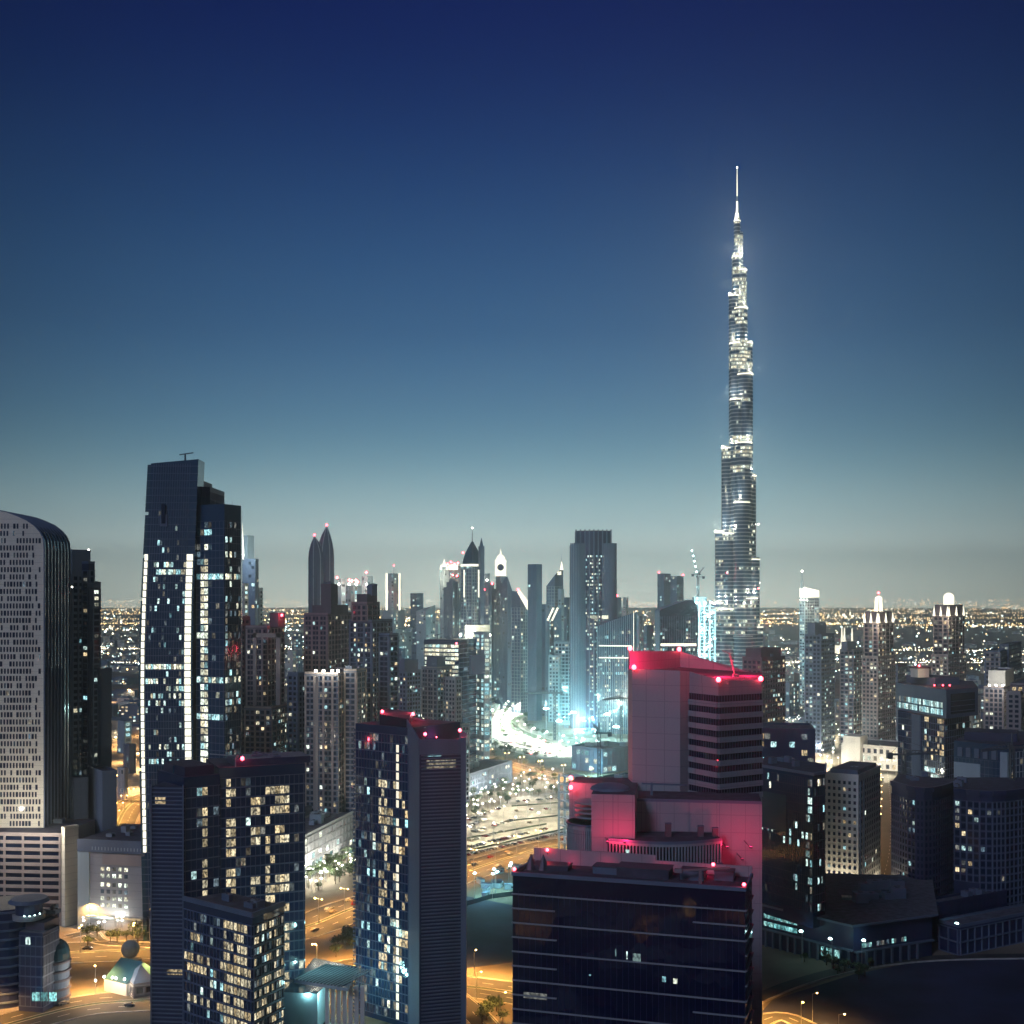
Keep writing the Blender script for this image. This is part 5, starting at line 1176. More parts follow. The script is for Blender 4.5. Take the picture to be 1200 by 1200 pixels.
# twin ogive
B = Building('skyscraper', 'dark twin-pointed tower whose two curved halves end in red-lit tips', 'skyscraper'); D = 2000; B.loc = (X(375,D), D, 0.0); B.D = D; B.root = empty(B.name, B.loc); tag(B.root, B.label, B.cat)
for cxp, hw, tip, ty, dd in ((370.5, 9.5, 368.5, 629, 0), (380, 10.5, 382, 617, 8)):
    rings = []
    for k in range(13):
        t = k/12; y = 730-(730-ty)*t; s = 1.0 if y > 655 else max(.05, cos((655-y)/(655-ty)*pi/2)**.8); c = cxp+(tip-cxp)*(1-s)
        rings.append((max(0, Z(y,D)) if k else 0, [(X(c,D)+hw*s*D/F*cos(a), D+dd+hw*s*D/F*.8*sin(a)) for a in [2*pi*q/14 for q in range(14)]]))
    q = B.mb('curved_half'); q.loft(rings, M['navy'])
    for (za, pa), (zb, pb) in zip(rings, rings[1:]):
        for i in range(0, 14, 2): B.frame.bar((*pa[i], za), (*pb[i], zb), .7, M['pale'])
    B.beacon(X(tip,D), D+dd, Z(ty,D)+3, 2.2)
for k in range(40):
    a = B.rng.uniform(pi*1.1, pi*1.9); z = B.rng.uniform(20, Z(675,D)); B.mb('window_lights').face([(X(375,D)+17.5*cos(a)+dx_, D-15+dz_*0, z+dz_) for dx_, dz_ in ((0,0),(2.5,0),(2.5,2),(0,2))], M['dim'])
B.finish()
def ex(B, D):
    for px, py in ((397,677), (411,680), (414,681), (419,680), (421,682), (431,671)): B.beacon(X(px,D), D-14, Z(py,D), 1.7)
    for px in (400, 412, 420, 432): B.beacon(X(px,D), D-22, Z(685,D), 1.6, 9000, 'lamp_w', (1, .9, .7), 'floodlight')
far('pale twin-block tower with white crown lights and red lamps behind the brown apartment tower', 1500, [(395, 405, None, 678, 'pale', dict(lit=.1)), (404, 426, None, 686, 'pale', dict(dd=20, lit=.3)), (424, 437, None, 675, 'pale', dict(dd=4))], extra=ex)
def ex(B, D):
    for px, py in ((453.5,697), (469,697)): B.beacon(X(px,D), D-8, Z(py,D), 1.8)
    for x in (454, 469): q = MB(); q.obox(X(x,D), D-12, Z(715,D), Z(672,D), 1.6, 1.5, 0, M['cream_glow']); B.parts.append(('lit_pier', q, None))
    B.mast(X(461.5,D), D, Z(672,D), 12, .6, beacon=(1.2, 0))
far('white framed tower with a central mast and two red lamps on its sides', 1900, [(453, 470, None, 672, 'pale', dict(lit=.3)), (448, 474, None, 715, 'pale', dict(dd=-10, lit=.3)), (444, 482, None, 737, 'pale', dict(dd=-20, lit=.4))], extra=ex)
far('small slate tower on the skyline right of the white framed tower', 2300, [(481, 496, None, 695, 'slate', dict(lit=.15))])
far('wide office block with a horned roof edge on the skyline', 1900, [(488, 510, None, 718, 'pale', dict(lit=.25, zt=(716, 716, 709, 713)))])
def ex(B, D):
    q = MB(); q.cyl(X(520.5,D), D, Z(664,D), Z(655,D), 4, .2, M['cream_glow'], 6); B.parts.append(('lit_spire', q, None))
    for px in (517, 524): q = MB(); q.cyl(X(px,D), D-6, Z(668,D), Z(661,D), 2, .2, M['cream_glow'], 6); B.parts.append(('lit_spire', q, None))
    B.parts.append(('L', (X(520,D), D-30, Z(676,D), 60000, (1, .9, .65)), None))
far('tower with a cluster of golden lit spirelets left of the pointed-arch tower', 2050, [(515.5, 526, None, 667, 'pale', dict(lit=.2))], extra=ex)
def ex(B, D):
    for px, py in ((525,661), (529,659), (533,661), (537,660), (531,674), (536,675), (541,700), (543,648)): B.beacon(X(px,D), D-16, Z(py,D), 2.0)
    q = MB(); q.obox(X(531.5,D), D-14, Z(668,D), Z(662,D), 8, 2, 0, M['cream_glow']); B.parts.append(('lit_crown', q, None))
far('square tower with a row of red lamps on a lit crown', 2080, [(524, 541, None, 663, 'pale', dict(lit=.3))], extra=ex)
far('round-shouldered grey tower in front of the red-lamp tower', 1850, [(520, 540, None, 688, 'slate', dict(lit=.25)), (523, 537, 688, 682, 'slate', dict(st=None)), (526, 534, 682, 679, 'slate', dict(st=None))])
# pointed arch tower
B = Building('skyscraper', 'pointed-arch glass tower with a lit ring under its arch and a mast', 'skyscraper'); D = 1850
P = corner(540, 553, 567, D, 42); zc = Z(662, D); B.block(P, 0, zc, 'slate', 'far', 'pale', lit=.25, parapet=False)
c0 = ((P[1][0]+P[3][0])/2, (P[1][1]+P[3][1])/2); rings = []
for k in range(9):
    t = k/8; s = max(.03, (1-t**1.7)); rings.append((zc+t*(Z(633,D)-zc), [(c0[0]+(p[0]-c0[0])*s*.86, c0[1]+(p[1]-c0[1])*s*.86) for p in P]))
B.mb('arch').loft(rings, M['glassb']); q = MB(); L_ = 1
for a_, c_ in ((P[0], P[1]), (P[1], P[2])): q.ebox(a_, c_, 0, hypot(c_[0]-a_[0], c_[1]-a_[1]), zc-2, zc+1.5, .1, .6, M['cream_glow'])
B.parts.append(('light_ring', q, None)); B.mast(c0[0], c0[1], Z(633,D)-3, 22, .9, beacon=(1.3, 0, 'lamp_w'))
for px in (544, 561): q = MB(); q.obox(X(px,D-12), D-14, Z(700,D), Z(668,D), 1.0, .8, 0, M['cream_glow']); B.parts.append(('lit_pier', q, None))
q = MB(); q.obox(X(564,D), D+8, 0, Z(640,D), 3.5, 3, .6, M['slate']); q.cyl(X(564,D), D+8, Z(640,D), Z(630,D), 3, .3, M['slate'], 6); B.parts.append(('rear_turret', q, None)); B.finish()
far('thin grey tower with small white-lit spirelets right of the pointed-arch tower', 2000, [(566, 579, None, 683, 'slate', dict(lit=.2)), (568, 574, 683, 672, 'pale', dict(st=None))], extra=lambda B, D: [B.beacon(X(567.5,D), D-16, Z(691,D), 2.2), B.beacon(X(571,D), D-16, Z(680,D), 2.0, 0, 'lamp_w', name='floodlight')])
# clock-like crown
def ex(B, D):
    x, y = X(586.7,D), D; q = MB(); q.obox(x, y, Z(675,D), Z(656,D), 8.6, 8, 0, M['cream_glow']); B.parts.append(('lit_crown', q, None))
    q = MB(); q.cyl(x, y-8.3, 0, 0, 0, 0, M['slate'], 3) if False else None
    f_ = MB(); f_.face([(x+5.2*cos(2*pi*k/16), y-8.6, Z(665,D)+5.2*sin(2*pi*k/16)) for k in range(16)], M['slate']); B.parts.append(('round_face', f_, None))
    q = MB(); q.dome(x, y, Z(656,D), 7, 9, M['cream_glow'], 10, 4, 1.3); q.cyl(x, y, Z(650,D), Z(643,D), 1.6, .2, M['cream_glow'], 6); B.parts.append(('lit_dome', q, None))
    B.beacon(X(577,D), D-18, Z(684,D), 2.0)
    for px in (578, 584): q = MB(); 
far('tower crowned by a golden lit cube with a round face and small dome', 1900, [(576, 600, None, 690, 'slate', dict(lit=.2)), (581, 593, 690, 675, 'slate', dict(st=None))], extra=ex)
B = far('dark wedge tower with a steep sloping roof left of the plain slab', 1800, [(586, 603, None, 0, 'slate', dict(lit=.12, zt=(684, 675, 700, 692)))])
def ex(B, D):
    q = MB(); y = D-22; q.face([(X(606,D),y,Z(694,D)), (X(609.5,D),y,Z(692,D)), (X(620,D),y,Z(706,D)), (X(618.5,D),y,Z(716,D))], M['cream_glow']); q.face([(X(606,D),y+1,Z(694,D)), (X(618.5,D),y+1,Z(716,D)), (X(620,D),y+1,Z(706,D)), (X(609.5,D),y+1,Z(692,D))], M['cream_glow']); B.parts.append(('lit_gable', q, None)); B.beacon(X(607,D), y-2, Z(691,D), 2.0)
far('tower with a slanting white lit gable beside the plain slab', 1750, [(599, 621, None, 0, 'slate', dict(lit=.12, zt=(692, 694, 712, 706), fm='pale'))], extra=ex)
far('plain narrow slab tower in the middle of the skyline', 1640, [(618.5, 635, None, 661, 'slate', dict(lit=.02, t=.6, fm='slate'))])
far('dark slab half hidden behind the plain narrow slab', 1700, [(634, 644, None, 708, 'slate', dict(lit=.05))])
def ex(B, D):
    q = MB(); q.cyl(X(658,D), D-4, Z(668,D), Z(658,D), 3.0, .4, M['cream_glow'], 6); B.parts.append(('lit_spire', q, None)); B.mast(X(658,D), D-4, Z(659,D), 14, .4)
    q = MB(); q.obox(X(655,D), D-18, Z(674,D), Z(670,D), 3, .8, 0, M['white_l']); B.parts.append(('lit_sign', q, None))
far('triangular-topped tower whose roof rises right to a lit spire', 1950, [(640, 660, None, 0, 'slate', dict(lit=.14, fm='pale', zt=(687, 674, 664, 680))), (654, 661, None, 690, 'pale', dict(dd=-14, lit=.9))], extra=ex)
def ex(B, D):
    for k in range(2):
        q = MB(); q.bar((X(641+5*k,D), D-24, Z(727,D)), (X(648+5*k,D), D-24, Z(712,D)), 1.8, M['cream_glow']); B.parts.append(('lit_truss', q, None))
far('low tower with a slanting lit truss roof left of the finned tower', 1720, [(640, 658, None, 722, 'slate', dict(lit=.35, zt=(726, 722, 712, 718)))], extra=ex)
# big finned tower
B = Building('skyscraper', 'broad vertical-finned tower with shoulders and many lit windows, left of the spire tower', 'skyscraper'); D = 1560
for pl, pr, yt, dd, mt in ((675, 716, 622, 0, 'navy'), (669, 684, 638, -6, 'pale'), (708, 722, 638, -6, 'slate')):
    x0, x1 = X(pl, D+dd), X(pr, D+dd); P = []; n = 8
    for k in range(n+1): t = k/n; P.append((x0+(x1-x0)*t, D+dd-7*sin(pi*t)))
    P += [(x1, D+30), (x0, D+30)]; B.wall(P, 0, Z(yt, D+dd), mt, 'roofdark')
    for k in range(n+1): B.frame.obox(P[k][0], P[k][1], 0, Z(yt, D+dd)+1.5, .8, 1.0, 0, M['slate'])
    if mt == 'navy':
        for k in range(2, n):
            B.facade(P[k], P[k+1], 8, Z(650,D), 'far', 'navy', fh=4.4, bw=2.6, pier=0, band=0, m=(.6,.6), lit=1.1 if k < 7 else .15, wz=.5, pal=(('white_l',3),('cool',2),('dim',2)))
for px, py in ((695.5, 723), (708, 722)): q = MB(); q.obox(X(px,D), D-14, Z(725,D), Z(721,D), 4, .6, 0, M['white_l']); B.parts.append(('lit_floor', q, None))
B.parts.append(('L', (X(677,D), D-26, 10, 22000, (1, .96, .8)), None)); B.finish()
# slanted roof block
B = Building('office_building', 'glass block with a roof line rising to the right and fine vertical light lines', 'office block'); D = 1480
P = corner(700, 742, 746, D, 12); zt = [Z(734,D), Z(718,D), Z(718,D), Z(730,D)]; B.wall(P, 0, min(zt), 'glassb', 'slate', zt=zt)
L = hypot(P[1][0]-P[0][0], P[1][1]-P[0][1])
for j in range(20):
    t = L*j/19; h = zt[0]+(zt[1]-zt[0])*j/19; B.frame.ebox(P[0], P[1], t-.25, t+.25, 0, h, 0, .6, M['pale'])
B.facade(P[0], P[1], 4, Z(762,D), 'far', 'pale', lit=.75, bw=2.6, fh=5, pier=0, band=0); B.facade(P[0], P[1], Z(762,D), Z(738,D), 'far', 'pale', lit=.12, bw=2.6, fh=5, pier=0, band=0)
for yy in (757, 771): q = MB(); q.ebox(P[0], P[1], 2, L-2, Z(yy,D)-.6, Z(yy,D)+.6, .6, .9, M['cream_glow']); B.parts.append(('light_line', q, None))
q = MB(); q.ebox(P[1], P[2], -.5, .6, 0, zt[1], 0, .8, M['cream_glow']); B.parts.append(('lit_edge', q, None)); B.finish()
far('slim tower with a red lamp peeping between the finned tower and the slanted block', 1900, [(717, 728, None, 700, 'slate', dict(lit=.3))], extra=lambda B, D: B.beacon(X(722,D), D-14, Z(698,D), 2))
# grid tower
B = Building('residential_tower', 'wide gridded tower glowing teal from below in front of the finned tower', 'skyscraper')
D = 1640; P = front(650, D, 694, D-6, 40); B.block(P, 0, Z(753,D), 'slate', 'res', 'pale', fh=4.6, bw=4.6, wx=.72, wz=.6, pier=.9, band=1.0, lit=.22, pal=(('white_l',4),('warm',2),('cool',2)))
P = front(643, D-10, 655, D-13, 30); B.block(P, 0, Z(768,D), 'pale', 'res', 'pale', fh=4.6, bw=4, pier=1.4, band=1, lit=.2)
B.units(P, Z(768,D), 3); B.finish()
# white and teal lit low buildings near the curved avenue
def low(label, pl, Dl, pr, Dr, depth, h, mat, lit, pal, fh=6, bw=6, name='low_building', cat='building', lamps=0, power=30000, color=(.6, 1, 1)):
    B = Building(name, label, cat); P = front(pl, Dl, pr, Dr, depth); B.block(P, 0, h, mat, 'far', mat, fh=fh, bw=bw, wx=.8, wz=.6, band=1.2, pier=1, lit=lit, pal=pal)
    for k in range(lamps): t = (k+.5)/lamps; B.parts.append(('L', (P[0][0]+(P[1][0]-P[0][0])*t, min(Dl, Dr)-16, 9, power, color), None))
    B.units(P, h, 4, 'pale', 2); B.finish()
CW = (('cool', 4), ('white_l', 3), ('teal', 3))
low('long low block washed in teal light left of the gridded tower', 577, 2020, 626, 1960, 60, 48, 'pale', .85, CW, lamps=5)
low('floodlit box building beneath the dark wedge tower', 576, 2200, 604, 2160, 50, 74, 'white', .8, CW, lamps=2)
low('pale hall with lit upper floor right of the gridded tower', 696, 1760, 735, 1740, 50, 34, 'white', .9, CW, fh=9, lamps=3)
low('tall narrow pale block glowing above the teal-washed low block', 604, 2100, 617, 2080, 30, 92, 'white', .6, CW, lamps=1)
low('low site office with a teal-lit wall beside the plum tower', 701, 905, 742, 880, 30, 32, 'glasst', .2, CW, fh=5, bw=5, lamps=3, power=9000, color=(.35, .95, 1))
low('dark curved-canopy hall below the gridded tower', 670, 1180, 706, 1150, 50, 22, 'slate', .25, CW, lamps=2, power=14000, color=(.35, .95, 1))
low('long grey flat-roofed block left of the car park trees', 546, 1010, 600, 1100, 26, 18, 'slate', .1, CW, fh=4, bw=5)
low('row of white framed low houses behind the lit trees, between the two near towers', 346, 700, 420, 805, 22, 26, 'grey', .15, CW, fh=5, bw=6, lamps=0)
low('flat grey podium roofs behind the white framed houses', 350, 780, 425, 850, 40, 30, 'slate', .1, CW, fh=5, bw=6)
B = Building('tower_under_construction', 'open concrete frame of bare floors left of the plum tower', 'construction')
P = front(655, 800, 670, 790, 12); z = 0
cc, ss = MB(), MB()
while z < Z(905, 800): ss.prism(P, z, z+.6, M['pale'], M['pale']); z += 5.4
for k in range(3):
    for d in (1, 11): cc.obox(P[0][0]+(P[1][0]-P[0][0])*(k+.06)/2.15, P[0][1]+d-k*2, 0, z-5, .5, .5, 0, M['pale'])
B.parts += [('floor_slab', ss, None), ('column', cc, None)]; B.loc = (P[0][0], 795, 0.0); B.D = 795; B.root = empty(B.name, B.loc); tag(B.root, B.label, B.cat)
for k in range(6): B.parts.append(('L', (P[0][0]+5, 790, 10+k*14, 900, (.8, 1, 1)), None))
B.finish()
# slabs and curved dark roof near the spire tower
far('left one of two grey slab towers behind the dark curved-roof block', 2300, [(770.5, 786, None, 672, 'slate', dict(lit=.08))], extra=lambda B, D: B.beacon(X(771,D), D-16, Z(671,D), 1.8))
far('right one of two grey slab towers behind the dark curved-roof block', 2200, [(785.5, 801, None, 675, 'slate', dict(lit=.15))], extra=lambda B, D: B.beacon(X(799,D), D-16, Z(674,D), 1.8))
B = Building('office_building', 'dark block whose roof curves up to the right beside the unfinished tower', 'office block'); D = 1600; y0 = D
pr = [(773, 830), (818, 830), (818, 716), (816, 708), (812, 703), (800, 705), (786, 710), (775, 714), (773, 716)]
w = B.wall(front(774, D+2, 817, D+2, 50), 0, 5, 'glassk').mb('wall'); f3 = [(X(a,D), max(0, Z(c,D))) for a, c in pr]
w.face([(x, D, z) for x, z in f3], M['glassk']); w.face([(x, D+55, z) for x, z in reversed(f3)], M['glassk'])
for i in range(len(f3)): a_, c_ = f3[i], f3[(i+1) % len(f3)]; w.face([(a_[0],D,a_[1]), (a_[0],D+55,a_[1]), (c_[0],D+55,c_[1]), (c_[0],D,c_[1])], M['slate'])
B.facade((X(773,D), D), (X(818,D), D), 2, Z(722,D), 'far', 'slate', lit=.2, bw=3, band=0, pier=.3, fn=lambda i, j, nf, nb, r: 'white_l' if i < nf*.42 and r.random() < .55 else None)
q = MB(); q.box(X(774,D), X(816,D), D-1, D-.5, Z(757,D), Z(754,D), M['cream_glow']); B.parts.append(('light_line', q, None)); B.finish()
# more distant towers filling the skyline
rs_ = random.Random(11)
fill = [(430, 706, 8, 2600), (500, 716, 9, 2500), (512, 728, 8, 2400), (563, 705, 7, 2700), (574, 722, 8, 2300), (607, 722, 8, 2500), (628, 735, 10, 2300), (664, 700, 7, 2700), (733, 700, 6, 2900), (748, 722, 10, 2500), (760, 733, 12, 2300), (741, 730, 10, 2700), (790, 728, 8, 2900), (348, 742, 12, 2300), (342, 762, 10, 1900), (478, 735, 10, 2200), (486, 748, 12, 2000), (594, 735, 9, 2500), (655, 728, 8, 2400), (895, 742, 10, 2300), (908, 770, 14, 1900), (922, 782, 16, 1750), (925, 800, 22, 1600), (1075, 790, 14, 1900), (1140, 800, 12, 1700), (1072, 802, 12, 1500), (1142, 816, 14, 1350), (146, 845, 16, 1300), (152, 872, 14, 1150), (144, 900, 12, 1000), (345, 800, 8, 1500), (470, 760, 10, 1700)]
fill_n = ['', 'slightly taller ', 'rather wide ', 'half hidden ']
words_ = ['pale', 'grey', 'slim', 'squat', 'plain', 'boxy']
place_ = ['behind the brown apartment tower', 'on the skyline above the bright-windowed office']
for k, (px, yt, w_, D) in enumerate(fill):
    side = 'far left' if px < 340 else ('left of bright-windowed office' if px < 500 else ('by the pointed-arch tower' if px < 580 else ('by the narrow slab' if px < 668 else ('right of finned tower' if px < 800 else ('behind the spire tower' if px < 930 else 'among crowned towers')))))
    far('%s%s background block %s, %s' % (fill_n[k//8], words_[k % 6], side, 'above its neighbours' if yt < 735 else 'low down'), D, [(px-w_/2, px+w_/2, None, yt, ('pale', 'slate', 'white')[k % 3], dict(lit=.35 if yt > 740 else .2, t=.3+.4*rs_.random()))], name='background_block', cat='building', nind=12, extra=None)
# lower left neighbours
B = Building('apartment_building', 'dark rounded building with curved balconies and a domed roof, bottom left corner', 'apartment block')
c1 = (X(62,500), 500)
for x_, y_, r_, z1_, m_ in ((X(62,502), 502, 6.5, Z(1122,502), 'slate'), (X(8,505), 505, 13, Z(1058,505), 'navy')):
    B.walls.setdefault('wall', MB())
    if B.loc is None: B.loc = (x_, y_, 0.0); B.D = 500; B.root = empty(B.name, B.loc); tag(B.root, B.label, B.cat)
    B.mb('wall').cyl(x_, y_, 0, z1_, r_, r_, M[m_], 28); z = 2
    while z < z1_: B.frame_cyl(x_, y_, r_+.7, z, z+.8, M['brown' if r_ < 10 else 'slate'], 28); z += 3.6
P = front(20, 498, 50, 496, 12); B.wall(P, 0, Z(1075,495), 'navy'); B.facades(P, 2, Z(1078,495), 'res', 'navy', lit=.05, pal=(('cool',1),('teal',1)))
P = front(22, 490, 50, 488, 12); B.wall(P, 0, Z(1092,490), 'navy'); B.facades(P, 2, Z(1096,490), 'office', 'slate', lit=.12, pal=(('cool',1),('teal',2),('dim',3)), bw=2.4); P = front(30, 494, 52, 492, 10); B.wall(P, 0, Z(1080,494), 'brown', 'roofdark')
q = MB(); q.cyl(X(34,496), 496, Z(1056,496), Z(1052,496), 8, 7, M['slate'], 20); q.cyl(X(34,496), 496, Z(1076,496), Z(1070,496), 6.2, 6.4, M['grey'], 20); q.cyl(X(34,496), 496, Z(1070,496), Z(1056,496), 5.2, 5.2, M['navy'], 16); B.parts.append(('round_pavilion', q, None))
q = MB(); q.dome(X(62,502), 502, Z(1122,502), 6.9, 7.5, M['glasst'], 20, 5, .6); B.parts.append(('dome', q, None))
for px, py in ((28,1074), (34,1074), (40,1073), (46,1071)): B.beacon(X(px,488), 488.5, Z(py,488), .28, 12, 'lamp_c', (.7, 1, 1), 'soffit_light')
B.parts.append(('L', (X(12,486), 480, 22, 120, (.2, .85, 1)), None)); B.parts.append(('L', (X(50,486), 480, 12, 260, (.25, .85, 1)), None))
for k in range(3): q = MB(); q.obox(X(42+10*k,484), 484, 6, 9.4, 1.4, .2, 0, M['teal']); B.parts.append(('shop_window', q, None))
B.units(front(20, 498, 66, 492, 20), Z(1075,495), 3); B.finish()
B = Building('marquee', 'white and teal lit marquee by the bright orange junction, lower left', 'tent')
x0, D = X(135,512), 512; P = front(122, 515, 148, 508, 18); B.wall(P, 0, 5, 'white', 'white')
q = MB(); z = 5
a_, b_, c_, d_ = [(p[0], p[1], 5) for p in P]; rdg0 = ((a_[0]+d_[0])/2, (a_[1]+d_[1])/2, 12); rdg1 = ((b_[0]+c_[0])/2, (b_[1]+c_[1])/2, 12)
q.face([a_, b_, rdg1, rdg0], M['glasst']); q.face([c_, d_, rdg0, rdg1], M['glasst']); q.face([b_, c_, rdg1], M['glasst']); q.face([d_, a_, rdg0], M['glasst']); B.parts.append(('canopy', q, None))
for k in range(5): B.beacon(X(112+8*k,500), 500+2*(k % 3), 9+(k % 2), .5, 1700, 'lamp_w', (1, .95, .8), 'floodlight')
B.finish()
B = Building('round_kiosk', 'pale ball-topped kiosk behind the marquee, lower left', 'kiosk'); P = front(146, 545, 158, 543, 5); B.wall(P, 0, 4, 'pale', 'pale'); q = MB(); q.ball((X(151,545), 547, 8.5), 4.0, M['pale'], 16, 9); B.parts.append(('globe', q, None)); B.finish()
B = Building('villa', 'low pitched house beside the marquee, lower left', 'house'); P = corner(148, 156, 182, 505, 60); B.wall(P, 0, 6, 'beige', 'slate'); c0 = ((P[0][0]+P[2][0])/2, (P[0][1]+P[2][1])/2); q = MB()
for i in range(4): q.face([(*P[i], 6.05), (*P[(i+1)%4], 6.05), (*c0, 12)], M['slate'])
B.parts.append(('roof', q, None)); B.facades(P, 1, 5, 'res', 'beige', lit=.3); B.finish()
# canopy between the two front towers
B = Building('entrance_canopy', 'teal-lit slatted canopy on white columns between the two front towers', 'canopy')
P = [(X(345,462),462), (X(408,452),452), (X(420,478),478), (X(368,490),490)]; B.wall(P, 20, 21.2, 'pale', 'glasst')
for k in range(14): t = k/13; B.frame.ebox(P[0], P[1], t*20, t*20+.3, 21.2, 21.6, -22, 0, M['pale'])
for k in range(7): q = MB(); q.obox(X(384+7*k,462), 461-k*.4, 0, 20, .7, .7, 0, M['white']); B.parts.append(('column', q, None))
for k in range(4): B.parts.append(('L', (X(360+18*k,468), 468, 14, 1500, (.45, 1, 1)), None)); B.parts.append(('L', (X(355+18*k,468), 470, 30, 700, (.45, 1, 1)), None))
B.wall(front(330, 470, 372, 468, 14), 0, 14, 'pale', 'glasst'); B.finish()
# ------------------------------------------------------------------ street lamps, cars, trees, far lights, haze
rnd = random.Random(5)
def make_lamp(name, label, matk, h, group, r=.55, arm=2.2, double=False):
    root = empty(name, (0, 0, 0)); tag(root, label, 'street lamp', group)
    q = MB(); q.cyl(0, 0, 0, h, .16, .08, M['steel'], 6); q.build('pole', root)
    q = MB(); q.bar((0, 0, h-.2), (arm, 0, h+.3), .07, M['steel'])
    if double: q.bar((0, 0, h-.2), (-arm, 0, h+.3), .07, M['steel'])
    arm_o = q.build('arm', root)
    for s in ((1, -1) if double else (1,)):
        q = MB(); q.ball((arm*s, 0, h), r, M[matk], 7, 3, .6); q.build('lamp_head', arm_o)
    return root
LAMPS = {
 'so': (make_lamp('street_lamp', 'sodium street lamp on a tall pole along the orange-lit highway', 'lamp_o', 12, 'street lamps along the highway', .42, double=True), (1, .47, .11)),
 'bo': (make_lamp('street_lamp', 'sodium street lamp along the orange-lit boulevard at the bottom', 'lamp_o', 11, 'street lamps along the boulevard', .4), (1, .47, .11)),
 'wh': (make_lamp('white_street_lamp', 'white street lamp of the car park and city streets', 'lamp_w', 12, 'white street lamps in car park and streets', .5, .6), (1, .90, .62)),  # white street lamps, set in the middle city streets too
 'gl': (make_lamp('globe_lamp', 'white globe lamp among the trees beside the car park', 'lamp_w', 6, 'globe lamps among the trees', .62, .3), (1, .95, .78)),
 'te': (make_lamp('work_lamp', 'teal-white work lamp on the building site', 'lamp_c', 14, 'work lamps on the building site', .9, .8), (.35, .95, 1)),
 'av': (make_lamp('street_lamp', 'white street lamp along the overexposed curved avenue', 'lamp_w', 14, 'street lamps along the curved avenue', 1.1, 3), (.92, 1, .84)),
 'fr': (make_lamp('street_lamp', 'street lamp on a distant road', 'lamp_o', 14, 'street lamps on distant roads', 1.3, 3), (1, .6, .25)),
}
used = set()
def lamp(kind, x, y, power=0, rot=None, lz=None):
    src, c = LAMPS[kind]; o = src if kind not in used else copy_tree(src); used.add(kind)
    o.location = (x, y, 0); o.rotation_euler = (0, 0, rnd.random()*6.28 if rot is None else rot)
    if power:
        power *= 1.8
        l_ = light('POINT' if kind in ('gl', 'te') else 'SPOT', (x, y, 13), power, c, .5, spot=None if kind in ('gl', 'te') else radians(148)); l_.parent = o; l_.location = (0, 0, lz or (13.6 if kind != 'gl' else 7.6))
    return o
def lamps_on(key, kind, step, power, off=0, xr=None):
    pp, w = ROADS[key]
    ln = pp if off == 0 else offset_line(pp, off)
    for x, y, a in along(ln, step, step/2):
        px = 600+x*F/y
        if -30 < px < 1230: lamp(kind, x, y, power, a+pi/2)
lamps_on('highway', 'so', 24, 21000)
lamps_on('boulevard', 'bo', 24, 22000, 14)
lamps_on('slip_road', 'bo', 28, 10000, 7)
lamps_on('ramp', 'bo', 26, 10000, 5)
lamps_on('crossing_road', 'so', 34, 42000)
lamps_on('left_avenue', 'so', 34, 34000, 0)
lamps_on('park_drive', 'bo', 24, 5000, 5)
lamps_on('curved_avenue', 'av', 42, 55000, 0)
lamps_on('outer_avenue', 'av', 46, 55000, 18)
lamps_on('plaza_street', 'wh', 26, 16000, 8)
lamps_on('side_street', 'so', 34, 3500, 9)
lamps_on('far_left_road', 'fr', 42, 30000, 0)
def inquad(px0, py0, px1, py1, n, jitter=.3):
    pass
# car park: white lamps and rows of cars between hedges
car_cols = [('white_car', (.6,.6,.6)), ('silver_car', (.3,.31,.33)), ('dark_car', (.02,.022,.03)), ('red_car', (.25,.02,.02)), ('sand_car', (.35,.28,.2))]
def make_car(nm, c):
    m = newmat(nm+'_paint', c, .25, .3, var=.05); root = empty(nm if False else 'parked_car', (0, 0, 0))
    q = MB(); prof = [(-2.2,.35),(2.2,.35),(2.25,.75),(1.3,.95),(.7,1.4),(-1.1,1.42),(-1.9,.98),(-2.25,.9)]
    q.face([(x, -.88, z) for x, z in prof], m); q.face([(x, .88, z) for x, z in reversed(prof)], m)
    for i in range(len(prof)): a, b = prof[i], prof[(i+1) % len(prof)]; q.face([(a[0],-.88,a[1]), (a[0],.88,a[1]), (b[0],.88,b[1]), (b[0],-.88,b[1])], m)
    o = q.build('body', root)
    q = MB()
    for s in (-1, 1): q.face([(x, s*.89, z) for x, z in ((-1.7,.98),(1.05,.98),(.62,1.34),(-1.05,1.36))], M['glassk'])
    q.face([(1.27,-.75,1.0),(1.27,.75,1.0),(.74,.7,1.4),(.74,-.7,1.4)], M['glassk']); q.build('windows', root)
    for sx in (-1.4, 1.4):
        for sy in (-.8, .8):
            q = MB(); q.v = []; n = 8
            A = [(sx+.33*cos(2*pi*i/n), sy-.12, .33+.33*sin(2*pi*i/n)) for i in range(n)]; Bq = [(x, sy+.12, z) for x, y, z in A]
            for i in range(n): j = (i+1) % n; q.face([A[i], A[j], Bq[j], Bq[i]], M['glassk'])
            q.face(A, M['glassk']); q.face(list(reversed(Bq)), M['glassk']); q.build('wheel', root)
    return root
names_ = {'white_car': 'white', 'silver_car': 'silver', 'dark_car': 'dark', 'red_car': 'red', 'sand_car': 'sand-coloured'}
protos = [(make_car(*c), names_[c[0]]) for c in car_cols]; used_c = set()
def car(k, x, y, a, z=.1, where='parked in the floodlit car park', grp='cars parked in the floodlit car park'):
    src, cn = protos[k]; o = src if k not in used_c else copy_tree(src); used_c.add(k)
    o.location = (x, y, z); o.rotation_euler = (0, 0, a); tag(o, '%s car %s' % (cn, where), 'car', '%s %s' % (cn, grp))
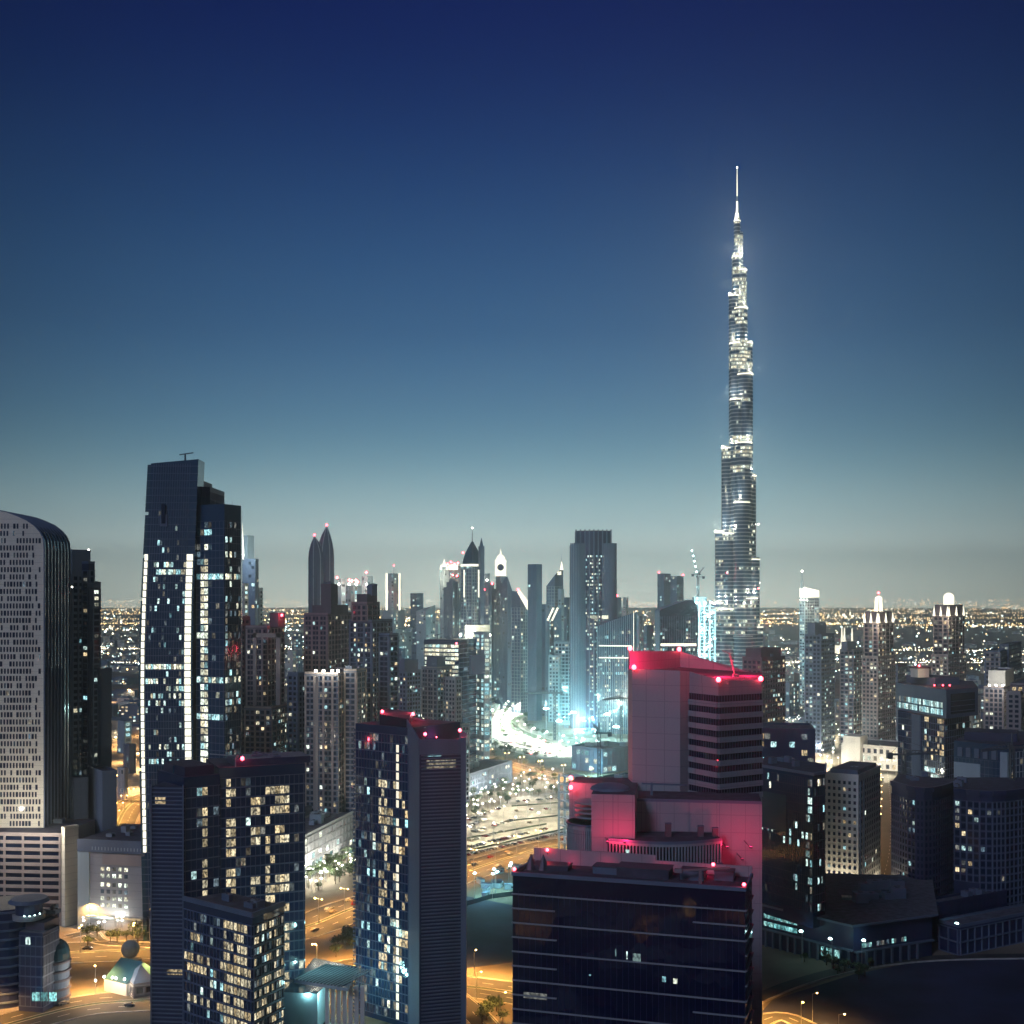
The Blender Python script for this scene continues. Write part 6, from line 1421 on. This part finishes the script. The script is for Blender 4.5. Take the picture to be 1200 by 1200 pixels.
def car_row(pa, pb, fill, ang_off=pi/2, **kw):
    a, b = G(*pa), G(*pb); L = hypot(b[0]-a[0], b[1]-a[1]); an = atan2(b[1]-a[1], b[0]-a[0]); n = int(L/2.9)
    for i in range(n):
        if rnd.random() < fill: t = (i+.5)/n; car(rnd.choice((0,0,1,1,2,3,4)), a[0]+(b[0]-a[0])*t, a[1]+(b[1]-a[1])*t, an+ang_off+rnd.choice((0, pi))+rnd.uniform(-.04, .04), **kw)
car_row((546,1003), (668,975), .85); car_row((546,994), (640,972), .5); car_row((546,987), (600,972), .35)
car_row((546,978), (600,962), .45); car_row((546,970), (570,960), .8); car_row((600,968), (655,960), .12); car_row((590,952), (650,948), .2)
car_row((605,940), (655,936), .4); car_row((548,962), (585,948), .4); car_row((600,957), (655,953), .12)
for pa, pb in (((372,1072),(412,1054)), ((590,880),(650,888)), ((560,880),(600,876))):
    car_row(pa, pb, .35, 0, where='beside the road under the street lamps', grp='cars beside the lamp-lit roads')
car_row((580,868), (640,878), .6, pi/2, where='in the distant lot below the curved avenue', grp='cars in the distant lot'); car_row((585,873), (645,884), .5, pi/2, where='in the distant lot below the curved avenue', grp='cars in the distant lot')
for k in range(16):
    px, py = rnd.uniform(580, 645), rnd.uniform(864, 886); x, y = G(px, py); q = MB(); q.ball((x, y, 1.2), .9, M['lamp_r'] if k % 2 else M['lamp_w'], 6, 3); q.cyl(x, y, .1, .8, .3, .2, M['darksteel'], 6); o = q.build('car_light'); tag(o, '%s glaring traffic light in the distant lot below the curved avenue' % ('red' if k % 2 else 'white'), 'traffic light', '%s lights in the distant lot' % ('red' if k % 2 else 'white'))
for px, py in ((552,990), (578,985), (604,978), (632,972), (655,965), (560,972), (590,964), (618,958), (645,952), (575,955), (605,948), (640,940)): lamp('wh', *G(px, py), 11500)
# kiosks of shade: low hedges between the rows
for pa, pb in (((545,998),(665,971)), ((546,983),(640,966)), ((600,945),(655,941)), ((600,962),(655,956))):
    a, b_ = G(*pa), G(*pb); q = MB(); ribbon(q, [a, b_], 1.2, .05, 'lawn', h=.7); o = q.build('hedge'); tag(o, 'low dark hedge strip between rows of parked cars', 'hedge', 'hedges in the car park')
# trees
def make_tree(h, r, seed, palm=False):
    rg = random.Random(seed); root = empty('palm_tree' if palm else 'broadleaf_tree', (0, 0, 0))
    q = MB(); q.cyl(0, 0, 0, h*(.95 if palm else .5), .28, .14, M['bark'], 7)
    if not palm:
        for k in range(5): a = k*1.3; q.bar((0, 0, h*.38), (r*.55*cos(a), r*.55*sin(a), h*.62), .09, M['bark'])
    q.build('trunk', root)
    c = MB()
    if palm:
        for k in range(13):
            a = 2*pi*k/13+rg.uniform(-.1, .1); pr = None
            for s in range(6):
                t = s/5; rr = r*t; zz = h*.95+1.2*sin(t*2.2)*1.0-2.2*t*t; w_ = .5*(1-t)+.06
                cur = ((rr*cos(a)-w_*sin(a), rr*sin(a)+w_*cos(a), zz-.12), (rr*cos(a), rr*sin(a), zz+.1), (rr*cos(a)+w_*sin(a), rr*sin(a)-w_*cos(a), zz-.12))
                if pr: c.face([pr[0], pr[1], cur[1], cur[0]], M['leaf']); c.face([pr[1], pr[2], cur[2], cur[1]], M['leaf'])
                pr = cur
    else:
        for k in range(240):
            u, v, w_ = rg.gauss(0, .48), rg.gauss(0, .48), rg.gauss(0, .42)
            if u*u+v*v+w_*w_ > 1.1: continue
            x, y, z = r*u, r*v, h*.66+h*.3*w_; s = rg.uniform(.25, .6); a, b_ = rg.random()*6.28, rg.uniform(-.9, .9)
            p = [Vector((s, 0, 0)), Vector((0, s*.7, .2*s)), Vector((-s, 0, 0)), Vector((0, -s*.7, -.2*s))]
            from mathutils import Euler
            e = Euler((b_, rg.uniform(-.9, .9), a)).to_matrix(); c.face([tuple(Vector((x, y, z))+e @ t) for t in p], M['leaf'])
    c.build('crown', root); return root
TP = [make_tree(6.5, 3.0, 1), make_tree(8, 3.4, 2), make_tree(5.5, 2.6, 3), make_tree(8.5, 3.0, 4, True)]; used_t = set()
def tree(k, x, y, label, group):
    src = TP[k]; o = src if k not in used_t else copy_tree(src); used_t.add(k); o.location = (x, y, .05); o.rotation_euler = (0, 0, rnd.random()*6.28); s = rnd.uniform(.8, 1.3); o.scale = (s, s, s)
    tag(o, ('palm tree ' if k == 3 else 'bushy tree ')+label, 'tree', ('palms ' if k == 3 else 'bushy trees ')+group)
def in_poly(x, y, poly):
    c = False; n = len(poly)
    for i in range(n):
        (x0, y0), (x1, y1) = poly[i], poly[(i+1) % n]
        if (y0 > y) != (y1 > y) and x < (x1-x0)*(y-y0)/(y1-y0)+x0: c = not c
    return c
def scatter(poly_px, n, fn):
    xs = [p[0] for p in poly_px]; ys_ = [p[1] for p in poly_px]; k = 0
    for _ in range(n*20):
        px, py = rnd.uniform(min(xs), max(xs)), rnd.uniform(min(ys_), max(ys_))
        if in_poly(px, py, poly_px): fn(*G(px, py)); k += 1
        if k >= n: break
ZA = [(546,968), (546,925), (580,912), (655,906), (655,930), (605,936)]
scatter(ZA, 62, lambda x, y: tree(rnd.choice((0,1,2,3)), x, y, 'lit by globe lamps beside the car park', 'beside the car park'))
scatter(ZA, 60, lambda x, y: lamp('gl', x, y, 2400 if rnd.random() < .5 else 0))
ZB = [(357,1042), (416,1022), (416,1000), (357,1018)]
scatter([(357,1052), (416,1030), (416,1004), (357,1022)], 34, lambda x, y: tree(rnd.choice((0,1,2,3)), x, y, 'among white lamps between the two near towers', 'between the near towers'))
scatter([(357,1050), (416,1030), (416,1000), (357,1018)], 34, lambda x, y: lamp('gl', x, y, 1700 if rnd.random() < .6 else 0))
scatter([(92,1094), (172,1090), (172,1080), (92,1084)], 16, lambda x, y: lamp('gl', x, y-4, 700 if rnd.random() < .7 else 0))
scatter([(85,1112), (175,1110), (175,1098), (100,1097)], 8, lambda x, y: tree(rnd.choice((0,2)), x, y, 'on the verge of the slip ramp, lower left', 'on the ramp verge'))
scatter([(384,1110), (415,1092), (415,1120), (392,1122)], 12, lambda x, y: tree(2, x, y, 'on the dark triangle of ground between the roads', 'between the roads'))
scatter([(560,862), (580,872), (640,900), (560,900)], 26, lambda x, y: tree(rnd.choice((0,1)), x, y, 'near the road crossing beyond the car park', 'near the road crossing'))
scatter([(985,898), (1035,892), (1035,868), (985,868)], 26, lambda x, y: tree(rnd.choice((1,3)), x, y, 'in front of the floodlit hotel', 'in front of the hotel'))
scatter([(900,1112), (1000,1150), (1060,1135), (990,1128)], 10, lambda x, y: tree(2, x, y, 'by the dark podium building, lower right', 'by the podium'))
scatter([(545,1200), (600,1200), (600,1180), (545,1182)], 8, lambda x, y: tree(0, x, y, 'beside the orange junction at the bottom', 'beside the bottom junction'))
scatter([(548,1058), (602,1052), (604,1036), (556,1046)], 6, lambda x, y: lamp('te', x, y, 2600))
scatter([(650,862), (735,856), (735,842), (650,842)], 26, lambda x, y: lamp('te', x, y, 30000 if rnd.random() < .5 else 0))
scatter([(580,812), (640,808), (640,796), (580,800)], 10, lambda x, y: lamp('te', x, y, 60000))
scatter([(735,890), (660,890), (660,868), (735,868)], 14, lambda x, y: lamp('te', x, y, 6000 if rnd.random() < .6 else 0))
scatter([(930,860), (985,860), (985,900), (930,905)], 24, lambda x, y: lamp('gl', x, y, 5000 if rnd.random() < .5 else 0))
scatter([(910,830), (1010,830), (1010,870), (910,870)], 26, lambda x, y: lamp('wh', x, y, 30000 if rnd.random() < .4 else 0))
for key, off, n0 in (('outer_avenue', -18, 22), ('outer_avenue', 20, 26), ('curved_avenue', 24, 30)):
    for x, y, a in along(offset_line(ROADS[key][0], off), n0, 8): tree(rnd.choice((0,1,3)), x, y, 'along the bright curved avenue', 'along the curved avenue')
for key, off in (('outer_avenue', 5), ('outer_avenue', -6), ('curved_avenue', 8), ('highway', 9), ('highway', -9), ('highway', 4), ('boulevard', 6), ('boulevard', -6), ('crossing_road', 7)):
    for x, y, a in along(offset_line(ROADS[key][0], off), 19, 5):
        if rnd.random() < (.55 if 'avenue' in key else .3): car(rnd.choice((0,1,2,3,4)), x, y, a, .15, 'driving on the %s' % key.replace('_', ' '), 'cars on the %s' % key.replace('_', ' '))
# more street lighting down in the middle city
for zone, n, kd, pw in (([(283,900), (345,900), (345,850), (283,850)], 14, 'wh', 9000), ([(430,985), (480,960), (480,900), (430,920)], 12, 'wh', 9000), ([(450,905), (560,890), (560,850), (450,860)], 30, 'av', 16000),
    ([(560,812), (735,812), (735,792), (560,792)], 26, 'av', 60000), ([(1050,900), (1200,890), (1200,850), (1050,860)], 20, 'wh', 16000), ([(900,905), (985,905), (985,850), (900,850)], 20, 'wh', 14000),
    ([(760,812), (880,812), (880,780), (760,780)], 20, 'av', 60000), ([(290,845), (520,845), (520,800), (290,800)], 26, 'av', 26000), ([(118,930), (170,930), (170,800), (118,800)], 26, 'fr', 22000)):
    scatter(zone, n, lambda x, y: lamp(kd, x, y, pw))
for px, py, D, pw in ((575,855,1480,80000), (640,850,1500,65000), (672,850,1450,65000), (712,846,1430,65000), (600,812,1900,130000), (690,815,1850,130000), (655,866,1350,45000), (722,870,1290,40000)):  # masts added to brighten the interchange and tint nearby walls teal
    x, y = X(px, D), D; root = empty('added_light_mast', (x, y, 0)); tag(root, 'added tall mast of teal-white lamps brightening the interchange', 'floodlight', 'added light masts over the interchange')
    q = MB(); q.cyl(x, y, 0, 30, .5, .25, M['steel'], 8); q.build('pole', root); q = MB(); q.obox(x, y, 29.6, 30.2, 3, .3, 0, M['steel']); fo = q.build('crossbar', root)
    for k in range(4): q = MB(); q.ball((x-2.4+1.6*k, y-.4, 29), .9, M['lamp_c'], 7, 3); q.build('lamp_head', fo)
    light('POINT', (x, y-2, 32), pw, (.55, 1, .95), 1.0, root)
for px, py in ((975,1137), (968,1120), (940,1128), (1010,1139), (1120,1118)): lamp('te', *G(px, py), 160)
# building-site clutter near the teal lamps
def hut(x, y, label='pale cabin on the lamp-lit building site', grp='cabins on the building site'):
    root = empty('site_cabin', (x, y, 0)); tag(root, label, 'cabin', grp); a = rnd.random()*3; q = MB(); q.obox(x, y, 0, 2.8, 3.2, 1.3, a, M['pale']); q.obox(x, y, 2.8, 3.0, 3.4, 1.45, a, M['slate']); q.build('wall', root)
    q = MB(); q.obox(x+cos(a)*1-sin(a)*-1.35, y+sin(a)*1+cos(a)*-1.35, .9, 1.9, .5, .06, a, M['pane']); q.build('window', root)
scatter([(548,1058), (604,1054), (604,1018), (565,1028)], 12, hut)
scatter([(655,862), (735,858), (735,845), (655,845)], 10, hut)
# the hoarding round the junction site
b = MB(); ribbon(b, [G(545,1062), G(575,1053), G(606,1049)], .2, 0, 'glasst', h=2.4); tag(b.build('hoarding'), 'teal-lit hoarding along the edge of the building site', 'fence')

# ------------------------------------------------------------------ low districts and the far field of lights
def lowbox(seed, w_, d_, h, mat):
    rg = random.Random(seed); q = MB(); q.box(-w_/2, w_/2, -d_/2, d_/2, 0, h, M[mat]); q.box(-w_/4, w_/4, -d_/4, d_/4, h, h+2, M['slate'])
    ws = MB(); n = int(w_/5); f_ = max(1, int(h/4))
    for i in range(f_):
        for j in range(n):
            if rg.random() < .45: xx = -w_/2+(j+.2)*w_/n; zz = i*h/f_+1; ws.face([(xx, -d_/2-.12, zz), (xx+w_/n*.6, -d_/2-.12, zz), (xx+w_/n*.6, -d_/2-.12, zz+h/f_*.5), (xx, -d_/2-.12, zz+h/f_*.5)], M[rg.choice(('white_l','cool','warm','dim'))])
    return q, ws
LB = []
for k, (w_, d_, h, m_) in enumerate(((30, 22, 9, 'beige'), (44, 30, 12, 'slate'), (22, 18, 16, 'white'), (60, 34, 8, 'pale'), (26, 20, 22, 'slate'), (36, 26, 14, 'grey'))):
    q, ws = lowbox(k, w_, d_, h, m_); root = empty('low_rise_building', (0, 0, 0)); q.build('wall', root); o = ws.build('window', root); LB.append(root)
usedb = set()
def lowb(x, y):
    k = rnd.randrange(6); o = LB[k] if k not in usedb else copy_tree(LB[k]); usedb.add(k); o.location = (x, y, 0); o.rotation_euler = (0, 0, rnd.uniform(-.5, .5))
    px = 600+x*F/y; side = 'left' if px < 340 else ('centre' if px < 850 else 'right')
    o['label'] = 'low-rise building with scattered lit windows in the far %s of the city' % side; o['category'] = 'building'; o['group'] = 'low-rise buildings in the far %s' % side
for zone, n in (([(118,810), (170,806), (170,730), (118,730)], 40), ([(330,800), (358,800), (358,728), (330,728)], 18), ([(892,810), (1200,800), (1200,726), (892,724)], 110), ([(880,870), (985,862), (985,810), (890,812)], 26), ([(1060,862), (1150,858), (1150,800), (1060,806)], 18), ([(560,800), (760,800), (760,740), (560,740)], 40), ([(118,872), (168,872), (168,812), (118,812)], 14)):
    scatter(zone, n, lowb)
# lights beyond count: one object
q = MB(); rg = random.Random(77)
def blip(x, y, z, s, mk):
    q.ball((x, y, z), s, M[mk], 4, 1)
for c_, m_k in (((1, .62, .25), 'fo'), ((1, .86, .6), 'fw'), ((.7, 1, 1), 'fc')): M[m_k] = lampmat('distant_'+m_k, c_, 9)
M['fo'].name, M['fw'].name, M['fc'].name = 'distant_sodium_light', 'distant_white_light', 'distant_cool_light'
n = 0
while n < 9000:
    px = rg.uniform(-60, 1260); v = rg.random(); py = 702.5+v**1.15*90
    D = CAMH*F/(py-HY)
    dens = (.5+.5*sin(px*.045+py*.35)*sin(py*.9+px*.011))**1.6*(.55+.45*sin(px*.013+1.7)*sin(py*.21))
    if 850 < px and 738 < py < 762: dens *= .14
    if px < 200 and 742 < py < 752: dens *= .4
    if rg.random() > dens*(1.2-.75*v): continue
    x = X(px, D); s = rg.choice((.22,.3,.4,.5,.9))*rg.uniform(.8,1.2)*(D/F)*(1.0 if D > 2400 else .8)*(1.35 if rg.random() < .1 else 1)
    mk = rg.choices(('fo', 'fw', 'fc'), ((4, 3, 1) if py < 735 else (2, 4, 3)))[0]
    blip(x, D, 8+rg.random()*6, s, mk); n += 1
for py in (712, 716, 721, 727, 733, 765, 782):      # strings of lamps along far roads
    for px0, px1 in ((880, 1230), (110, 172), (330, 362)):
        ph = rg.uniform(-.012, .012); px = px0
        while px < px1:
            yy = py+(px-px0)*ph; D = CAMH*F/(yy-HY); blip(X(px, D), D, 12, .5*D/F*rg.uniform(.7, 1.2), 'fo' if py < 740 else 'fw'); px += rg.uniform(1.6, 4.5)
o = q.build('distant_city_lights'); o['kind'] = 'stuff'
# far street lamps that still can be told apart
for py, a0, a1 in ((741, 880, 1200), (771, 890, 1200), (752, 118, 170)):
    px = a0
    while px < a1: x, y = G(px, py+rnd.uniform(-1, 1)); lamp('fr', x, y, 0); px += rnd.uniform(34, 60)
# a small mosque in the far right field; glowing walls imitate floodlight
B = Building('mosque', 'small golden floodlit mosque with minarets far beyond the sail-topped tower', 'mosque'); D = 3600; P = front(983, D, 999, D, 50); B.wall(P, 0, 22, 'cream_glow', 'cream_glow')
for px in (986, 989, 998): q = MB(); q.cyl(X(px,D), D-5, 0, 75, 5, 1.5, M['cream_glow'], 8); B.parts.append(('minaret', q, None))
q = MB(); q.dome(X(992,D), D+20, 22, 14, 16, M['cream_glow'], 12, 4); B.parts.append(('dome', q, None)); B.finish()

# what the front glass reflects: the lamp-lit streets below and behind the viewpoint
pp = smooth([(-420, 170), (-270, 130), (-130, 70), (30, -10), (160, -40)]); b = MB(); ribbon(b, pp, 30, .1, 'asphalt'); o = b.build('road'); o['kind'] = 'structure'
for x, y, a in along(pp, 30): lamp('bo', x, y, 26000, a+pi/2)
for k in range(80):
    x, y = rnd.uniform(-430, 150), rnd.uniform(-80, 240)
    if min(hypot(x-p[0], y-p[1]) for p in pp) < 30 or hypot(x, y) < 40: continue
    lowb(x, y)
for k, (x, y, w_, h, m_) in enumerate(((-330, -60, 34, 120, 'slate'), (-210, -190, 40, 180, 'slate'), (-60, -240, 36, 150, 'beige'), (90, -170, 30, 210, 'slate'), (230, -60, 36, 140, 'beige'), (330, -260, 44, 230, 'slate'), (-430, 120, 30, 110, 'beige'), (-520, -220, 50, 240, 'slate'))):
    B = Building('residential_tower', 'lit %s tower standing behind the viewpoint, seen only as reflections' % m_, 'skyscraper', '%s towers behind the viewpoint' % m_); B.nind = 0
    B.block([(x-w_/2, y-w_/2), (x+w_/2, y-w_/2), (x+w_/2, y+w_/2), (x-w_/2, y+w_/2)], 0, h, m_, 'res', lit=.35, fh=4, bw=4); B.finish()
# haze box over everything, lit also by the added masts
hz = bpy.data.materials.new('haze_air'); hz.use_nodes = True; n_ = hz.node_tree.nodes; n_.clear()
vo = n_.new('ShaderNodeVolumePrincipled'); mo = n_.new('ShaderNodeOutputMaterial'); hz.node_tree.links.new(vo.outputs[0], mo.inputs['Volume'])
vo.inputs['Color'].default_value = (.82, .95, 1.0, 1); vo.inputs['Density'].default_value = HAZE; vo.inputs['Anisotropy'].default_value = 0.8
b = MB(); b.box(-20600, 20600, -20600, 20600, -1, 870, hz); o = b.build('haze'); o['kind'] = 'stuff'
